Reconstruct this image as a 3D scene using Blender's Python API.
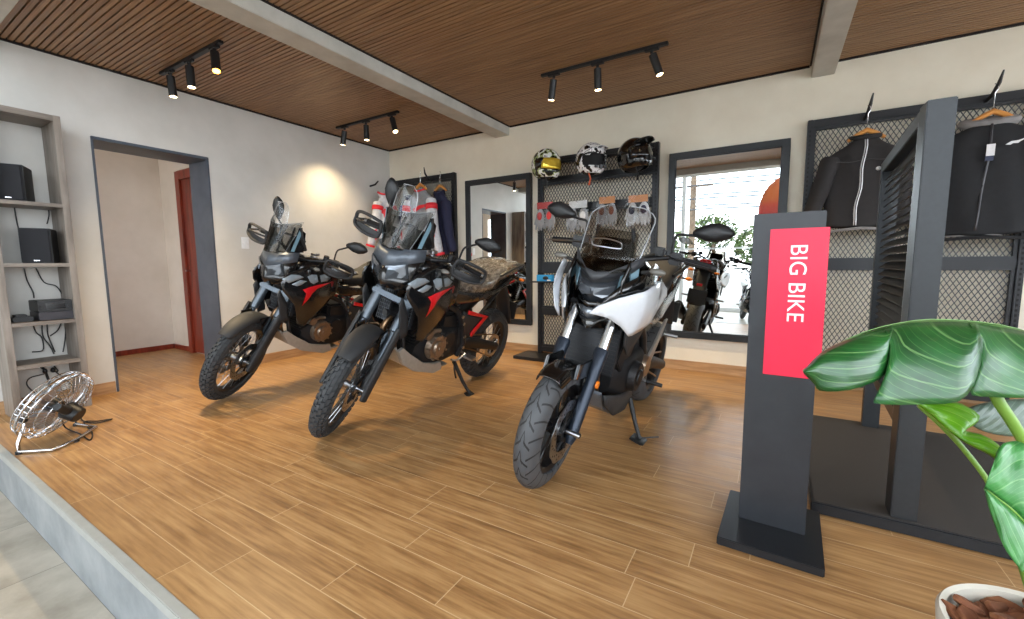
import bpy, bmesh, math, random
from mathutils import Vector, Matrix
import mathutils
PI = math.pi
R = math.radians
S = bpy.context.scene
for o in list(bpy.data.objects): bpy.data.objects.remove(o)
COL = S.collection

# ------------------------------------------------------------------ camera
FPX = 429.7
CAM = Vector((4.704, -4.444, 1.05))
def cam_axes(yaw=0.5459264, pitch=-0.1049140, roll=-0.0070071):
    cy, sy, cp, sp, cr, sr = math.cos(yaw), math.sin(yaw), math.cos(pitch), math.sin(pitch), math.cos(roll), math.sin(roll)
    F = Vector((-sy*cp, cy*cp, sp)); Rt = Vector((cy, sy, 0)); U = Rt.cross(F)
    return cr*Rt+sr*U, -sr*Rt+cr*U, F
cR, cU, cF = cam_axes()
cd = bpy.data.cameras.new('camera'); cam = bpy.data.objects.new('camera', cd); COL.objects.link(cam)
cd.sensor_width = 36; cd.lens = FPX/1024*36; cd.clip_start = .02; cd.clip_end = 500
mw = Matrix((cR, cU, -cF)).transposed().to_4x4(); mw.translation = CAM
cam.matrix_world = mw; S.camera = cam

# ------------------------------------------------------------------ world, exposure
S.view_settings.view_transform = 'Standard'; S.view_settings.look = 'None'
S.view_settings.gamma = 1; S.view_settings.use_curve_mapping = False
S.view_settings.exposure = 1.17
W = bpy.data.worlds.new('sky'); S.world = W; W.use_nodes = True
wn = W.node_tree.nodes; wl = W.node_tree.links
bg = wn['Background']
tc = wn.new('ShaderNodeTexCoord'); nz = wn.new('ShaderNodeTexNoise'); nz.inputs['Scale'].default_value = 3.0; nz.inputs['Detail'].default_value = 5
mp = wn.new('ShaderNodeMapping'); mp.inputs['Scale'].default_value = (1, 1, 3)
rp = wn.new('ShaderNodeValToRGB'); rp.color_ramp.elements[0].position = .4; rp.color_ramp.elements[0].color = (.74, .87, 1, 1)
rp.color_ramp.elements[1].position = .62; rp.color_ramp.elements[1].color = (1, 1, 1, 1)
wl.new(tc.outputs['Generated'], mp.inputs[0]); wl.new(mp.outputs[0], nz.inputs['Vector']); wl.new(nz.outputs['Fac'], rp.inputs[0]); wl.new(rp.outputs[0], bg.inputs[0])
bg.inputs['Strength'].default_value = 4.2
try:
    S.cycles.max_bounces = 10; S.cycles.diffuse_bounces = 6; S.cycles.glossy_bounces = 5; S.cycles.transparent_max_bounces = 16
    S.cycles.use_denoising = True; S.cycles.sample_clamp_indirect = 6; S.cycles.caustics_reflective = False; S.cycles.caustics_refractive = False
except Exception: pass

def portal(loc, sx, sy, rot):                      # sky light enters the room through the glazed fronts
    l = bpy.data.lights.new('daylight_opening', 'AREA'); l.shape = 'RECTANGLE'; l.size = sx; l.size_y = sy
    l.cycles.is_portal = True
    o = bpy.data.objects.new('daylight_opening', l); COL.objects.link(o); o.location = loc; o.rotation_euler = rot
    return o
FRONT_Y = -8.6; RIGHT_X = 9.0; CEIL = 2.65; LOW = -0.265; EDGE_Y = -3.92
TOP = 4.6
portal((RIGHT_X/2, FRONT_Y-.05, 2.15), RIGHT_X-.1, 4.8, (R(90), 0, 0))
portal((RIGHT_X+.05, -6.2, 2.15), 4.6, 4.8, (R(90), 0, R(90)))
portal((RIGHT_X+.05, -2.1, 1.4), 3.1, 2.3, (R(90), 0, R(90)))  # sky light through the added right side window
portal((-1.1, -4.97, 1.5), 1.1, 1.4, (R(90), 0, 0))  # sky light through the opening added at the hall end

def unproject(x, y, axis, val):                    # photo pixel onto the plane axis = val of the place
    d = cR*((x-512)/FPX) - cU*((y-309.5)/FPX) + cF
    return CAM + d*((val-CAM[axis])/d[axis])

# ------------------------------------------------------------------ materials
MATS = {}
class NT:
    def __init__(s, m): s.t = m.node_tree; s.n = s.t.nodes; s.l = s.t.links; s.b = s.n['Principled BSDF']
    def new(s, typ, **kw):
        n = s.n.new(typ)
        for k, v in kw.items():
            if k in n.inputs: s.put(n.inputs[k], v)
            else: setattr(n, k, v)
        return n
    def put(s, inp, v):
        if isinstance(v, bpy.types.NodeSocket): s.l.new(v, inp)
        else: inp.default_value = v
    def m(s, op, a, b=0.0, c=0.0):
        n = s.n.new('ShaderNodeMath'); n.operation = op
        for i, v in enumerate((a, b, c)): s.put(n.inputs[i], v)
        return n.outputs[0]
    def noise(s, vec, scale, detail=3, rough=.5):
        n = s.n.new('ShaderNodeTexNoise'); s.put(n.inputs['Vector'], vec); n.inputs['Scale'].default_value = scale
        n.inputs['Detail'].default_value = detail; n.inputs['Roughness'].default_value = rough
        return n.outputs['Fac']
    def map(s, vec, scale=(1, 1, 1), loc=(0, 0, 0), rot=(0, 0, 0)):
        n = s.n.new('ShaderNodeMapping'); s.put(n.inputs[0], vec); n.inputs['Scale'].default_value = scale
        n.inputs['Location'].default_value = loc; n.inputs['Rotation'].default_value = rot
        return n.outputs[0]
    def ramp(s, fac, stops):
        n = s.n.new('ShaderNodeValToRGB'); s.put(n.inputs[0], fac); e = n.color_ramp.elements
        e[0].position, e[0].color = stops[0][0], (*stops[0][1], 1); e[1].position, e[1].color = stops[-1][0], (*stops[-1][1], 1)
        for p, c in stops[1:-1]:
            q = e.new(p); q.color = (*c, 1)
        return n.outputs[0]
    def mix(s, fac, a, b, mode='MIX'):
        n = s.n.new('ShaderNodeMix'); n.data_type = 'RGBA'; n.blend_type = mode
        s.put(n.inputs[0], fac)
        for i, v in ((6, a), (7, b)): s.put(n.inputs[i], (*v, 1) if isinstance(v, tuple) and len(v) == 3 else v)
        return n.outputs[2]
    def bump(s, h, strength=.3, dist=.01):
        n = s.n.new('ShaderNodeBump'); s.put(n.inputs['Height'], h); n.inputs['Strength'].default_value = strength; n.inputs['Distance'].default_value = dist
        s.l.new(n.outputs[0], s.b.inputs['Normal'])
    def obj(s):
        n = s.n.new('ShaderNodeTexCoord'); return n.outputs['Object']
    def sep(s, v):
        n = s.n.new('ShaderNodeSeparateXYZ'); s.l.new(v, n.inputs[0]); return n.outputs
    def comb(s, x, y, z=0.0):
        n = s.n.new('ShaderNodeCombineXYZ')
        for i, v in enumerate((x, y, z)): s.put(n.inputs[i], v)
        return n.outputs[0]
def lin(c):                                        # sRGB 0..255 to linear
    return tuple(((v/255)/12.92 if v/255 <= .04045 else ((v/255+.055)/1.055)**2.4) for v in c)
def mat(name, rgb=(128, 128, 128), rough=.5, metal=0, grain=.06, gs=40, bump=0, coat=0, emit=0, trans=0, alpha=1, spec=None, sheen=0):
    if name in MATS: return MATS[name]
    m = bpy.data.materials.new(name); m.use_nodes = True; t = NT(m); MATS[name] = m
    c = lin(rgb)
    f = t.noise(t.obj(), gs, 4)
    lo = tuple(v*(1-grain) for v in c); hi = tuple(min(1, v*(1+grain)) for v in c)
    t.l.new(t.ramp(f, [(.3, lo), (.7, hi)]), t.b.inputs['Base Color'])
    t.b.inputs['Roughness'].default_value = rough; t.b.inputs['Metallic'].default_value = metal
    if coat: t.b.inputs['Coat Weight'].default_value = coat; t.b.inputs['Coat Roughness'].default_value = .08
    if sheen: t.b.inputs['Sheen Weight'].default_value = sheen
    if spec is not None: t.b.inputs['Specular IOR Level'].default_value = spec
    if bump: t.bump(f, bump, .004)
    if emit: t.b.inputs['Emission Color'].default_value = (*c, 1); t.b.inputs['Emission Strength'].default_value = emit
    if trans: t.b.inputs['Transmission Weight'].default_value = trans
    if alpha < 1: t.b.inputs['Alpha'].default_value = alpha
    return m
def pane_mat(name, tint=(1, 1, 1), clear=.9, rough=.02, gloss=.55):           # thin clear sheet: lets light through, reflects by angle
    if name in MATS: return MATS[name]
    m = bpy.data.materials.new(name); m.use_nodes = True; t = NT(m); MATS[name] = m
    tr = t.new('ShaderNodeBsdfTransparent'); tr.inputs[0].default_value = (*[v*clear for v in tint], 1)
    gl = t.new('ShaderNodeBsdfGlossy'); gl.inputs['Roughness'].default_value = rough
    fr = t.new('ShaderNodeLayerWeight'); fr.inputs[0].default_value = .25
    mx = t.new('ShaderNodeMixShader'); f = t.m('MULTIPLY_ADD', fr.outputs['Fresnel'], gloss, .02)
    t.l.new(f, mx.inputs[0]); t.l.new(tr.outputs[0], mx.inputs[1]); t.l.new(gl.outputs[0], mx.inputs[2])
    t.l.new(mx.outputs[0], t.n['Material Output'].inputs[0])
    return m

def wood_floor():
    m = bpy.data.materials.new('wood_plank_tile'); m.use_nodes = True; t = NT(m)
    x, y, z = t.sep(t.obj())
    v = t.m('DIVIDE', t.m('ADD', y, 2.939), .1455); row = t.m('FLOOR', v); fy = t.m('SUBTRACT', v, row)
    h = t.m('FRACT', t.m('MULTIPLY', t.m('SINE', t.m('MULTIPLY', row, 12.9898)), 437.585))
    u = t.m('ADD', t.m('DIVIDE', x, .90), h); colm = t.m('FLOOR', u); fx = t.m('SUBTRACT', u, colm)
    wn_ = t.new('ShaderNodeTexWhiteNoise'); wn_.noise_dimensions = '2D'; t.l.new(t.comb(row, colm), wn_.inputs['Vector'])
    rnd = wn_.outputs['Value']
    vec = t.comb(t.m('ADD', t.m('MULTIPLY', x, 3.4), t.m('MULTIPLY', rnd, 37)), t.m('MULTIPLY', y, 26.0), t.m('MULTIPLY', rnd, 11))
    g1 = t.noise(vec, 1.0, 6, .62)
    vec2 = t.comb(t.m('ADD', t.m('MULTIPLY', x, 3.0), t.m('MULTIPLY', rnd, 13)), t.m('MULTIPLY', y, 70.0), rnd)
    g2 = t.noise(vec2, 1.0, 3, .5)
    g3 = t.noise(t.comb(t.m('MULTIPLY', x, 2.5), t.m('MULTIPLY', y, 5.0), t.m('MULTIPLY', rnd, 7)), 1.3, 3, .5)
    g = t.m('ADD', t.m('ADD', t.m('MULTIPLY', g1, .40), t.m('MULTIPLY', g2, .38)), t.m('MULTIPLY', g3, .22))
    c = t.ramp(g, [(.34, lin((128, 92, 56))), (.45, lin((158, 117, 74))), (.53, lin((178, 136, 88))), (.64, lin((196, 156, 106)))])
    c = t.mix(t.m('MULTIPLY', rnd, .22), c, lin((166, 126, 80)))
    ex = t.m('MULTIPLY', t.m('MINIMUM', fx, t.m('SUBTRACT', 1.0, fx)), .90); ey = t.m('MULTIPLY', t.m('MINIMUM', fy, t.m('SUBTRACT', 1.0, fy)), .1455)
    e = t.m('MINIMUM', ex, ey); joint = t.m('LESS_THAN', e, .0016)
    c = t.mix(t.m('MULTIPLY', joint, .75), c, lin((214, 184, 142)))
    t.l.new(c, t.b.inputs['Base Color'])
    t.l.new(t.m('MULTIPLY_ADD', g1, .25, .22), t.b.inputs['Roughness'])
    t.b.inputs['Specular IOR Level'].default_value = .5
    t.bump(t.m('SUBTRACT', t.m('MULTIPLY', g2, .15), t.m('MULTIPLY', joint, .6)), .25, .003)
    MATS['wood_plank_tile'] = m; return m
def slat_wood():
    m = bpy.data.materials.new('slat_wood'); m.use_nodes = True; t = NT(m)
    x, y, z = t.sep(t.obj())
    row = t.m('FLOOR', t.m('DIVIDE', y, .036))
    wn_ = t.new('ShaderNodeTexWhiteNoise'); wn_.noise_dimensions = '1D'; t.l.new(row, wn_.inputs['W']); rnd = wn_.outputs['Value']
    g = t.noise(t.comb(t.m('MULTIPLY_ADD', x, 1.5, t.m('MULTIPLY', rnd, 30)), t.m('MULTIPLY', y, 60.0), 0.0), 1.0, 5, .6)
    c = t.ramp(g, [(.3, lin((112, 82, 56))), (.5, lin((148, 112, 78))), (.7, lin((176, 138, 100)))])
    c = t.mix(t.m('MULTIPLY', rnd, .25), c, lin((128, 96, 66)))
    t.l.new(c, t.b.inputs['Base Color']); t.b.inputs['Roughness'].default_value = .42
    return m
def grey_tile():
    m = bpy.data.materials.new('grey_floor_tile'); m.use_nodes = True; t = NT(m)
    x, y, z = t.sep(t.obj())
    u = t.m('DIVIDE', t.m('ADD', x, .35), .6); v = t.m('DIVIDE', t.m('ADD', y, 3.95), .6)
    fx = t.m('FRACT', u); fy = t.m('FRACT', v)
    wn_ = t.new('ShaderNodeTexWhiteNoise'); wn_.noise_dimensions = '2D'; t.l.new(t.comb(t.m('FLOOR', u), t.m('FLOOR', v)), wn_.inputs['Vector'])
    g = t.noise(t.comb(x, y, t.m('MULTIPLY', wn_.outputs['Value'], 9)), 3.0, 7, .62)
    c = t.ramp(g, [(.3, lin((140, 132, 118))), (.5, lin((172, 164, 150))), (.7, lin((194, 186, 172)))])
    e = t.m('MINIMUM', t.m('MINIMUM', fx, t.m('SUBTRACT', 1.0, fx)), t.m('MINIMUM', fy, t.m('SUBTRACT', 1.0, fy)))
    c = t.mix(t.m('LESS_THAN', e, .003), c, lin((112, 110, 104)))
    t.l.new(c, t.b.inputs['Base Color']); t.b.inputs['Roughness'].default_value = .35
    return m
def blotch(name, stops, scale=3, rough=.6, stretch=(1, 1, 1), detail=6, bump=0, metal=0):
    if name in MATS: return MATS[name]
    m = bpy.data.materials.new(name); m.use_nodes = True; t = NT(m); MATS[name] = m
    g = t.noise(t.map(t.obj(), stretch), scale, detail, .6)
    t.l.new(t.ramp(g, [(p, lin(c)) for p, c in stops]), t.b.inputs['Base Color'])
    t.b.inputs['Roughness'].default_value = rough; t.b.inputs['Metallic'].default_value = metal
    if bump: t.bump(g, bump, .004)
    return m
M_FLOOR = wood_floor(); M_SLAT = slat_wood(); M_TILE = grey_tile()
M_WALL = blotch('painted_wall', [(.3, (202, 200, 194)), (.7, (216, 214, 209))], 2.2, .75, bump=.12)
M_WALL_BACK = blotch('painted_wall_warm', [(.3, (226, 218, 199)), (.7, (239, 233, 216))], 2.0, .75, bump=.12)
M_HALL = blotch('hall_paint', [(.3, (214, 204, 192)), (.7, (230, 221, 211))], 2.0, .8)
M_BEAM = blotch('beam_paint', [(.3, (176, 174, 166)), (.7, (196, 194, 186))], 6, .6)
M_SKIRT = blotch('baseboard_tile', [(.3, (150, 112, 76)), (.55, (184, 146, 106)), (.75, (204, 168, 126))], 1.0, .35, (3, 3, 30))
M_CONC = blotch('step_tile', [(.3, (116, 122, 126)), (.5, (140, 146, 150)), (.72, (164, 168, 170))], 4, .45)
M_EDGE = mat('step_edge_strip', (168, 170, 166), .4, 0, .05, 20)
M_LINING = blotch('door_lining_paint', [(.3, (66, 74, 86)), (.7, (84, 92, 104))], 5, .45)
M_DARK = mat('dark_shadow_gap', (26, 18, 14), .8)
M_REDWOOD = blotch('red_wood', [(.3, (92, 30, 18)), (.5, (130, 48, 30)), (.7, (150, 62, 40))], 2, .35, (8, 8, 1))
M_BLKMET = mat('black_powder_coat', (34, 36, 40), .42, .3, .08, 60)
M_FRAME = mat('charcoal_metal', (44, 47, 50), .4, .35, .08, 60)
M_GREYW = blotch('grey_oak_laminate', [(.3, (104, 94, 86)), (.5, (134, 124, 114)), (.7, (154, 144, 134))], 2.5, .5, (8, 8, 1))
M_GREYWH = blotch('grey_oak_laminate_along', [(.3, (104, 94, 86)), (.5, (134, 124, 114)), (.7, (154, 144, 134))], 2.5, .5, (1, 1, 14))
M_BLK = mat('black_plastic', (24, 25, 27), .45)
M_BLKG = mat('gloss_black', (10, 11, 12), .12, 0, .05, 40, coat=.6)
M_SPKR = mat('speaker_cloth', (26, 27, 32), .8, bump=.6, gs=400)
M_CHROME = mat('chrome', (214, 216, 220), .12, 1, .03)
M_MIRROR = mat('mirror_glass', (236, 240, 240), .0, 1, 0)
M_WHITEP = mat('white_plastic', (232, 234, 236), .3)
M_GLASS = pane_mat('window_glass')
M_PLASTIC = pane_mat('clear_plastic_wrap', (1, 1, 1), .86, .12)

# ------------------------------------------------------------------ mesh helpers
class B:
    """collects shapes into one mesh"""
    def __init__(s): s.v = []; s.f = []; s.mi = []; s.cur = 0
    def add(s, vs, fs):
        k = len(s.v); s.v += [Vector(v) for v in vs]; s.f += [tuple(i+k for i in f) for f in fs]; s.mi += [s.cur]*len(fs); return s
    def box(s, a, b, rot=None, piv=None):
        (x0, y0, z0), (x1, y1, z1) = a, b
        vs = [Vector(p) for p in ((x0,y0,z0),(x1,y0,z0),(x1,y1,z0),(x0,y1,z0),(x0,y0,z1),(x1,y0,z1),(x1,y1,z1),(x0,y1,z1))]
        if rot is not None:
            c = Vector(piv) if piv is not None else sum(vs, Vector())/8
            vs = [c+rot@(v-c) for v in vs]
        return s.add(vs, [(0,3,2,1),(4,5,6,7),(0,1,5,4),(1,2,6,5),(2,3,7,6),(3,0,4,7)])
    def tube(s, pts, r, n=10, cap=True, flat=None):
        pts = [Vector(p) for p in pts]; rs = r if isinstance(r, (list, tuple)) else [r]*len(pts)
        rings = []; up = None
        for i, p in enumerate(pts):
            d = (pts[min(i+1, len(pts)-1)]-pts[max(i-1, 0)]).normalized()
            if up is None:
                up = Vector((0, 0, 1)) if abs(d.z) < .9 else Vector((1, 0, 0))
            a = d.cross(up).normalized(); up = a.cross(d).normalized()
            rings.append([p+(a*math.cos(2*PI*k/n)+up*math.sin(2*PI*k/n)*(flat or 1))*rs[i] for k in range(n)])
        return s.rings(rings, cap)
    def rings(s, rings, cap=True, closed=False):
        n = len(rings[0]); vs = [v for r_ in rings for v in r_]; fs = []
        m = len(rings)
        for i in range(m if closed else m-1):
            for k in range(n):
                j = (i+1) % m
                fs.append((i*n+k, i*n+(k+1) % n, j*n+(k+1) % n, j*n+k))
        if cap and not closed:
            fs.append(tuple(reversed(range(n)))); fs.append(tuple((m-1)*n+k for k in range(n)))
        return s.add(vs, fs)
    def cyl(s, p0, p1, r0, r1=None, n=20, cap=True): return s.tube([p0, p1], [r0, r0 if r1 is None else r1], n, cap)
    def lathe(s, prof, n=48, axis='Y', c=(0, 0, 0), closed=False):   # prof: (radius, along axis)
        rings = []
        for r_, h in prof:
            ring = []
            for k in range(n):
                a = 2*PI*k/n
                p = {'Y': (r_*math.cos(a), h, r_*math.sin(a)), 'Z': (r_*math.cos(a), r_*math.sin(a), h), 'X': (h, r_*math.cos(a), r_*math.sin(a))}[axis]
                ring.append(Vector(p)+Vector(c))
            rings.append(ring)
        return s.rings(rings, cap=not closed, closed=closed)
    def ell(s, c, r, n=16, m=10, rot=None):
        rings = []
        for i in range(m+1):
            a = -PI/2+PI*i/m; a = max(min(a, PI/2-.02), -PI/2+.02)
            rings.append([Vector((r[0]*math.cos(a)*math.cos(2*PI*k/n), r[1]*math.cos(a)*math.sin(2*PI*k/n), r[2]*math.sin(a))) for k in range(n)])
        c = Vector(c)
        rings = [[c+(rot@v if rot is not None else v) for v in rg] for rg in rings]
        return s.rings(rings)
    def loftx(s, secs, n=20):                       # secs: (x, y centre, z centre, half width, half height, exponent)
        rings = []
        for x, yc, zc, hw, hh, e in secs:
            ring = []
            for k in range(n):
                a = 2*PI*k/n; ca, sa = math.cos(a), math.sin(a)
                ring.append(Vector((x, yc+hw*math.copysign(abs(ca)**(2/e), ca), zc+hh*math.copysign(abs(sa)**(2/e), sa))))
            rings.append(ring)
        return s.rings(rings)
    def prism(s, poly, y0, y1, plane='XZ'):
        n = len(poly)
        P = lambda p, h: {'XZ': (p[0], h, p[1]), 'XY': (p[0], p[1], h), 'YZ': (h, p[0], p[1])}[plane]
        vs = [P(p, y0) for p in poly]+[P(p, y1) for p in poly]
        return s.add(vs, [tuple(range(n)), tuple(range(2*n-1, n-1, -1))]+[(k, k+n, (k+1) % n+n, (k+1) % n) for k in range(n)])
    def grid(s, rows):
        n = len(rows[0]); fs = []
        for i in range(len(rows)-1):
            for k in range(n-1): fs.append((i*n+k, i*n+k+1, (i+1)*n+k+1, (i+1)*n+k))
        return s.add([v for r_ in rows for v in r_], fs)
    def build(s, name, m, parent=None, mat4=None, smooth=40, bevel=0, solid=0, sub=0, seg=2, offset=0):
        me = bpy.data.meshes.new(name)
        me.from_pydata([tuple(v) for v in s.v], [], s.f)
        ms = m if isinstance(m, (list, tuple)) else [m]
        for q in ms: me.materials.append(q)
        if len(ms) > 1:
            for p, i in zip(me.polygons, s.mi): p.material_index = i
        bm = bmesh.new(); bm.from_mesh(me); bmesh.ops.remove_doubles(bm, verts=bm.verts, dist=1e-6); bmesh.ops.recalc_face_normals(bm, faces=bm.faces)
        if bevel:
            es = [e for e in bm.edges if len(e.link_faces) == 2 and e.calc_face_angle(0) > R(30)]
            bmesh.ops.bevel(bm, geom=es, offset=bevel, segments=seg, affect='EDGES', clamp_overlap=True)
        bm.to_mesh(me); bm.free()
        if smooth:
            me.shade_smooth(); me.set_sharp_from_angle(angle=R(smooth))
        o = bpy.data.objects.new(name, me); COL.objects.link(o)
        if solid:
            q = o.modifiers.new('thickness', 'SOLIDIFY'); q.thickness = solid; q.offset = offset
        if sub:
            q = o.modifiers.new('smooth', 'SUBSURF'); q.levels = sub; q.render_levels = sub
        if parent is not None: o.parent = parent
        if mat4 is not None: o.matrix_local = mat4
        return o
def tag(o, label=None, cat=None, group=None, kind=None):
    if label: o['label'] = label
    if cat: o['category'] = cat
    if group: o['group'] = group
    if kind: o['kind'] = kind
    return o
def thing(name, label, cat, loc=(0, 0, 0), rot=(0, 0, 0), group=None):
    o = bpy.data.objects.new(name, None); COL.objects.link(o); o.location = loc; o.rotation_euler = rot
    return tag(o, label, cat, group)
def struct(name, b, m, **kw): return tag(b.build(name, m, **kw), kind='structure')
def kids(o): return [c for c in bpy.data.objects if c.parent == o]
def dup(o, parent=None):
    c = o.copy(); COL.objects.link(c)
    if parent is not None:
        c.parent = parent
    for ch in kids(o): dup(ch, c)
    return c
def rotz(a): return Matrix.Rotation(a, 3, 'Z')
def text_mesh(name, body, size, m, parent, mat4, extrude=.001, ax='CENTER'):
    cu = bpy.data.curves.new(name, 'FONT'); cu.body = body; cu.size = size; cu.extrude = extrude; cu.align_x = ax; cu.align_y = 'CENTER'
    to = bpy.data.objects.new(name+'_src', cu); COL.objects.link(to)
    bpy.context.view_layer.update()
    me = bpy.data.meshes.new_from_object(to.evaluated_get(bpy.context.evaluated_depsgraph_get()))
    bpy.data.objects.remove(to)
    bm = bmesh.new(); bm.from_mesh(me); bpy.data.meshes.remove(me); bmesh.ops.remove_doubles(bm, verts=bm.verts, dist=1e-5); seen = set()
    for v0 in list(bm.verts):                        # one mesh per letter
        if v0 in seen: continue
        st = [v0]; isl = {v0}
        while st:
            for e in st.pop().link_edges:
                for w in e.verts:
                    if w not in isl: isl.add(w); st.append(w)
        seen |= isl; ids = {v: i for i, v in enumerate(isl)}
        me = bpy.data.meshes.new(name); me.from_pydata([tuple(v.co) for v in ids], [], [tuple(ids[v] for v in f.verts) for f in bm.faces if f.verts[0] in ids])
        me.materials.append(m); o = bpy.data.objects.new(name, me); COL.objects.link(o)
        if parent is not None: o.parent = parent
        o.matrix_local = mat4
    bm.free()

# ------------------------------------------------------------------ the room
D0, D1, DZ, WT = -3.147, -2.312, 2.08, .36       # doorway in the left wall
b = B()
b.box((-WT, D1, LOW), (0, .3, CEIL+.2)); b.box((-WT, -3.92, LOW), (0, D0, CEIL+.2)); b.box((-WT, FRONT_Y, LOW), (0, -3.92, TOP+.1)); b.box((-WT, D0, DZ), (0, D1, CEIL+.2))
struct('wall_left', b, M_WALL, smooth=0)
struct('wall_back', B().box((-2.1, 0, LOW), (RIGHT_X+.3, .25, CEIL+.2)), M_WALL_BACK, smooth=0)
b = B(); b.box((RIGHT_X, -.5, LOW), (RIGHT_X+.25, 0, CEIL+.2)); b.box((RIGHT_X, -3.9, LOW), (RIGHT_X+.25, -3.7, CEIL+.2)); b.box((RIGHT_X, -3.7, LOW), (RIGHT_X+.25, -.5, .25)); b.box((RIGHT_X, -3.7, 2.55), (RIGHT_X+.25, -.5, CEIL+.2))
struct('wall_right', b, M_WALL, smooth=0)
b = B(); b.box((0, EDGE_Y, -.3), (RIGHT_X, 0, 0)); b.box((-1.9, -5.0, -.3), (-.355, -2.0, 0)); b.box((-.355, D0, -.3), (0, D1, 0))
struct('floor', b, M_FLOOR, smooth=0)
struct('floor_lower', B().box((0, FRONT_Y, LOW-.1), (RIGHT_X, EDGE_Y-.012, LOW)), M_TILE, smooth=0)
struct('trim_step_face', B().box((0, EDGE_Y-.03, LOW), (RIGHT_X, EDGE_Y, -.035)), M_CONC, smooth=0)
struct('trim_step_edge', B().box((0, EDGE_Y-.034, -.035), (RIGHT_X, EDGE_Y, .003)), M_EDGE, smooth=0, bevel=.003)
# ceiling: backing board and wooden slats between plaster beams
struct('ceiling_lobby', B().box((-.2, FRONT_Y-.3, TOP), (RIGHT_X+.2, -3.66, TOP+.2)), M_WALL, smooth=0)
struct('ceiling', B().box((-.05, -3.90, CEIL+.020), (RIGHT_X+.2, .2, CEIL+.2)), M_DARK, smooth=0)
b = B(); bays = ((.012, 1.775), (1.998, 4.875), (5.06, 8.2), (8.4, 9.0))
y = -.02
while y > -3.6:
    if not (-3.95 < y < -3.63):
        for x0, x1 in bays: b.box((x0, y-.0268, CEIL-.002), (x1, y, CEIL+.022))
    y -= .036
struct('ceiling_slats', b, M_SLAT, smooth=0)
b = B()
for x0, x1 in ((1.79, 1.985), (4.89, 5.045), (8.21, 8.38)): b.box((x0, -3.66, 2.548), (x1, 0, CEIL+.05))
struct('trim_ceiling_beams', b, M_BEAM, smooth=0, bevel=.004)
struct('trim_ceiling_cross_beam', B().box((0, -3.92, 2.56), (RIGHT_X, -3.655, TOP)), M_BEAM, smooth=0, bevel=.004)
b = B()
for x0, x1 in bays: b.box((x0, -.018, CEIL-.016), (x1, -.001, CEIL+.01))
b.box((.001, -3.65, CEIL-.016), (.016, -.02, CEIL+.01))
for x in (1.988, 4.876, 1.775, 5.052): b.box((x, -3.65, CEIL-.012), (x+.011, -.02, CEIL+.01))
struct('trim_shadow_gap', b, M_DARK, smooth=0)
b = B(); b.box((0, -.013, 0), (RIGHT_X, 0, .095)); struct('baseboard_back', b, M_SKIRT, smooth=0, bevel=.002)
b = B(); b.box((0, D1+.005, 0), (.013, -.013, .095)); b.box((0, -3.9, 0), (.013, D0-.01, .095)); struct('baseboard_left', b, M_SKIRT, smooth=0, bevel=.002)
# painted lining of the doorway
b = B(); b.box((-WT-.01, D1-.012, 0), (.006, D1+.002, DZ+.01)); b.box((-WT-.01, D0-.004, 0), (.006, D0+.012, DZ+.01)); b.box((-WT-.01, D0, DZ-.012), (.006, D1, DZ+.012))
struct('trim_doorway_lining', b, M_LINING, smooth=0, bevel=.002)
# hall behind the doorway
struct('wall_hall_far', B().box((-2.1, -5.0, -.3), (-1.885, -1.8, 2.75)), M_HALL, smooth=0)
b = B(); b.box((-1.885, -5.0, -.3), (-1.65, -4.9, 2.75)); b.box((-.55, -5.0, -.3), (-WT, -4.9, 2.75)); b.box((-1.65, -5.0, -.3), (-.55, -4.9, .8)); b.box((-1.65, -5.0, 2.2), (-.55, -4.9, 2.75)); struct('wall_hall_near', b, M_HALL, smooth=0)  # unseen opening in this wall, added and sized to brighten the hall
struct('wall_hall_end', B().box((-1.885, -2.02, -.3), (-WT, -1.8, 2.75)), M_HALL, smooth=0)
struct('ceiling_hall', B().box((-2.1, -5.1, 2.7), (-WT, -1.8, 2.85)), M_HALL, smooth=0)
b = B(); b.box((-1.885, -5, 0), (-1.872, -2.02, .06)); b.box((-1.872, -2.033, 0), (-1.40, -2.02, .06)); struct('baseboard_hall', b, M_REDWOOD, smooth=0)
d = bpy.data.objects.new('door_1', None); COL.objects.link(d); d['kind'] = 'structure'
b = B(); b.box((-1.39, -2.06, 0), (-1.29, -2.0, 2.16)); b.box((-.50, -2.06, 0), (-.40, -2.0, 2.16)); b.box((-1.29, -2.06, 2.06), (-.50, -2.0, 2.16)); b.build('door_frame', M_REDWOOD, d, smooth=0, bevel=.004)
b = B(); b.box((-1.29, -2.035, .01), (-.50, -2.0, 2.06))
for zz in (.15, 1.1):
    b.box((-1.18, -2.042, zz), (-.62, -2.03, zz+.8))
b.build('door_leaf', M_REDWOOD, d, smooth=0, bevel=.004)
B().cyl((-1.22, -2.04, 1.0), (-1.22, -2.09, 1.0), .012).build('door_handle', M_CHROME, d)
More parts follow.
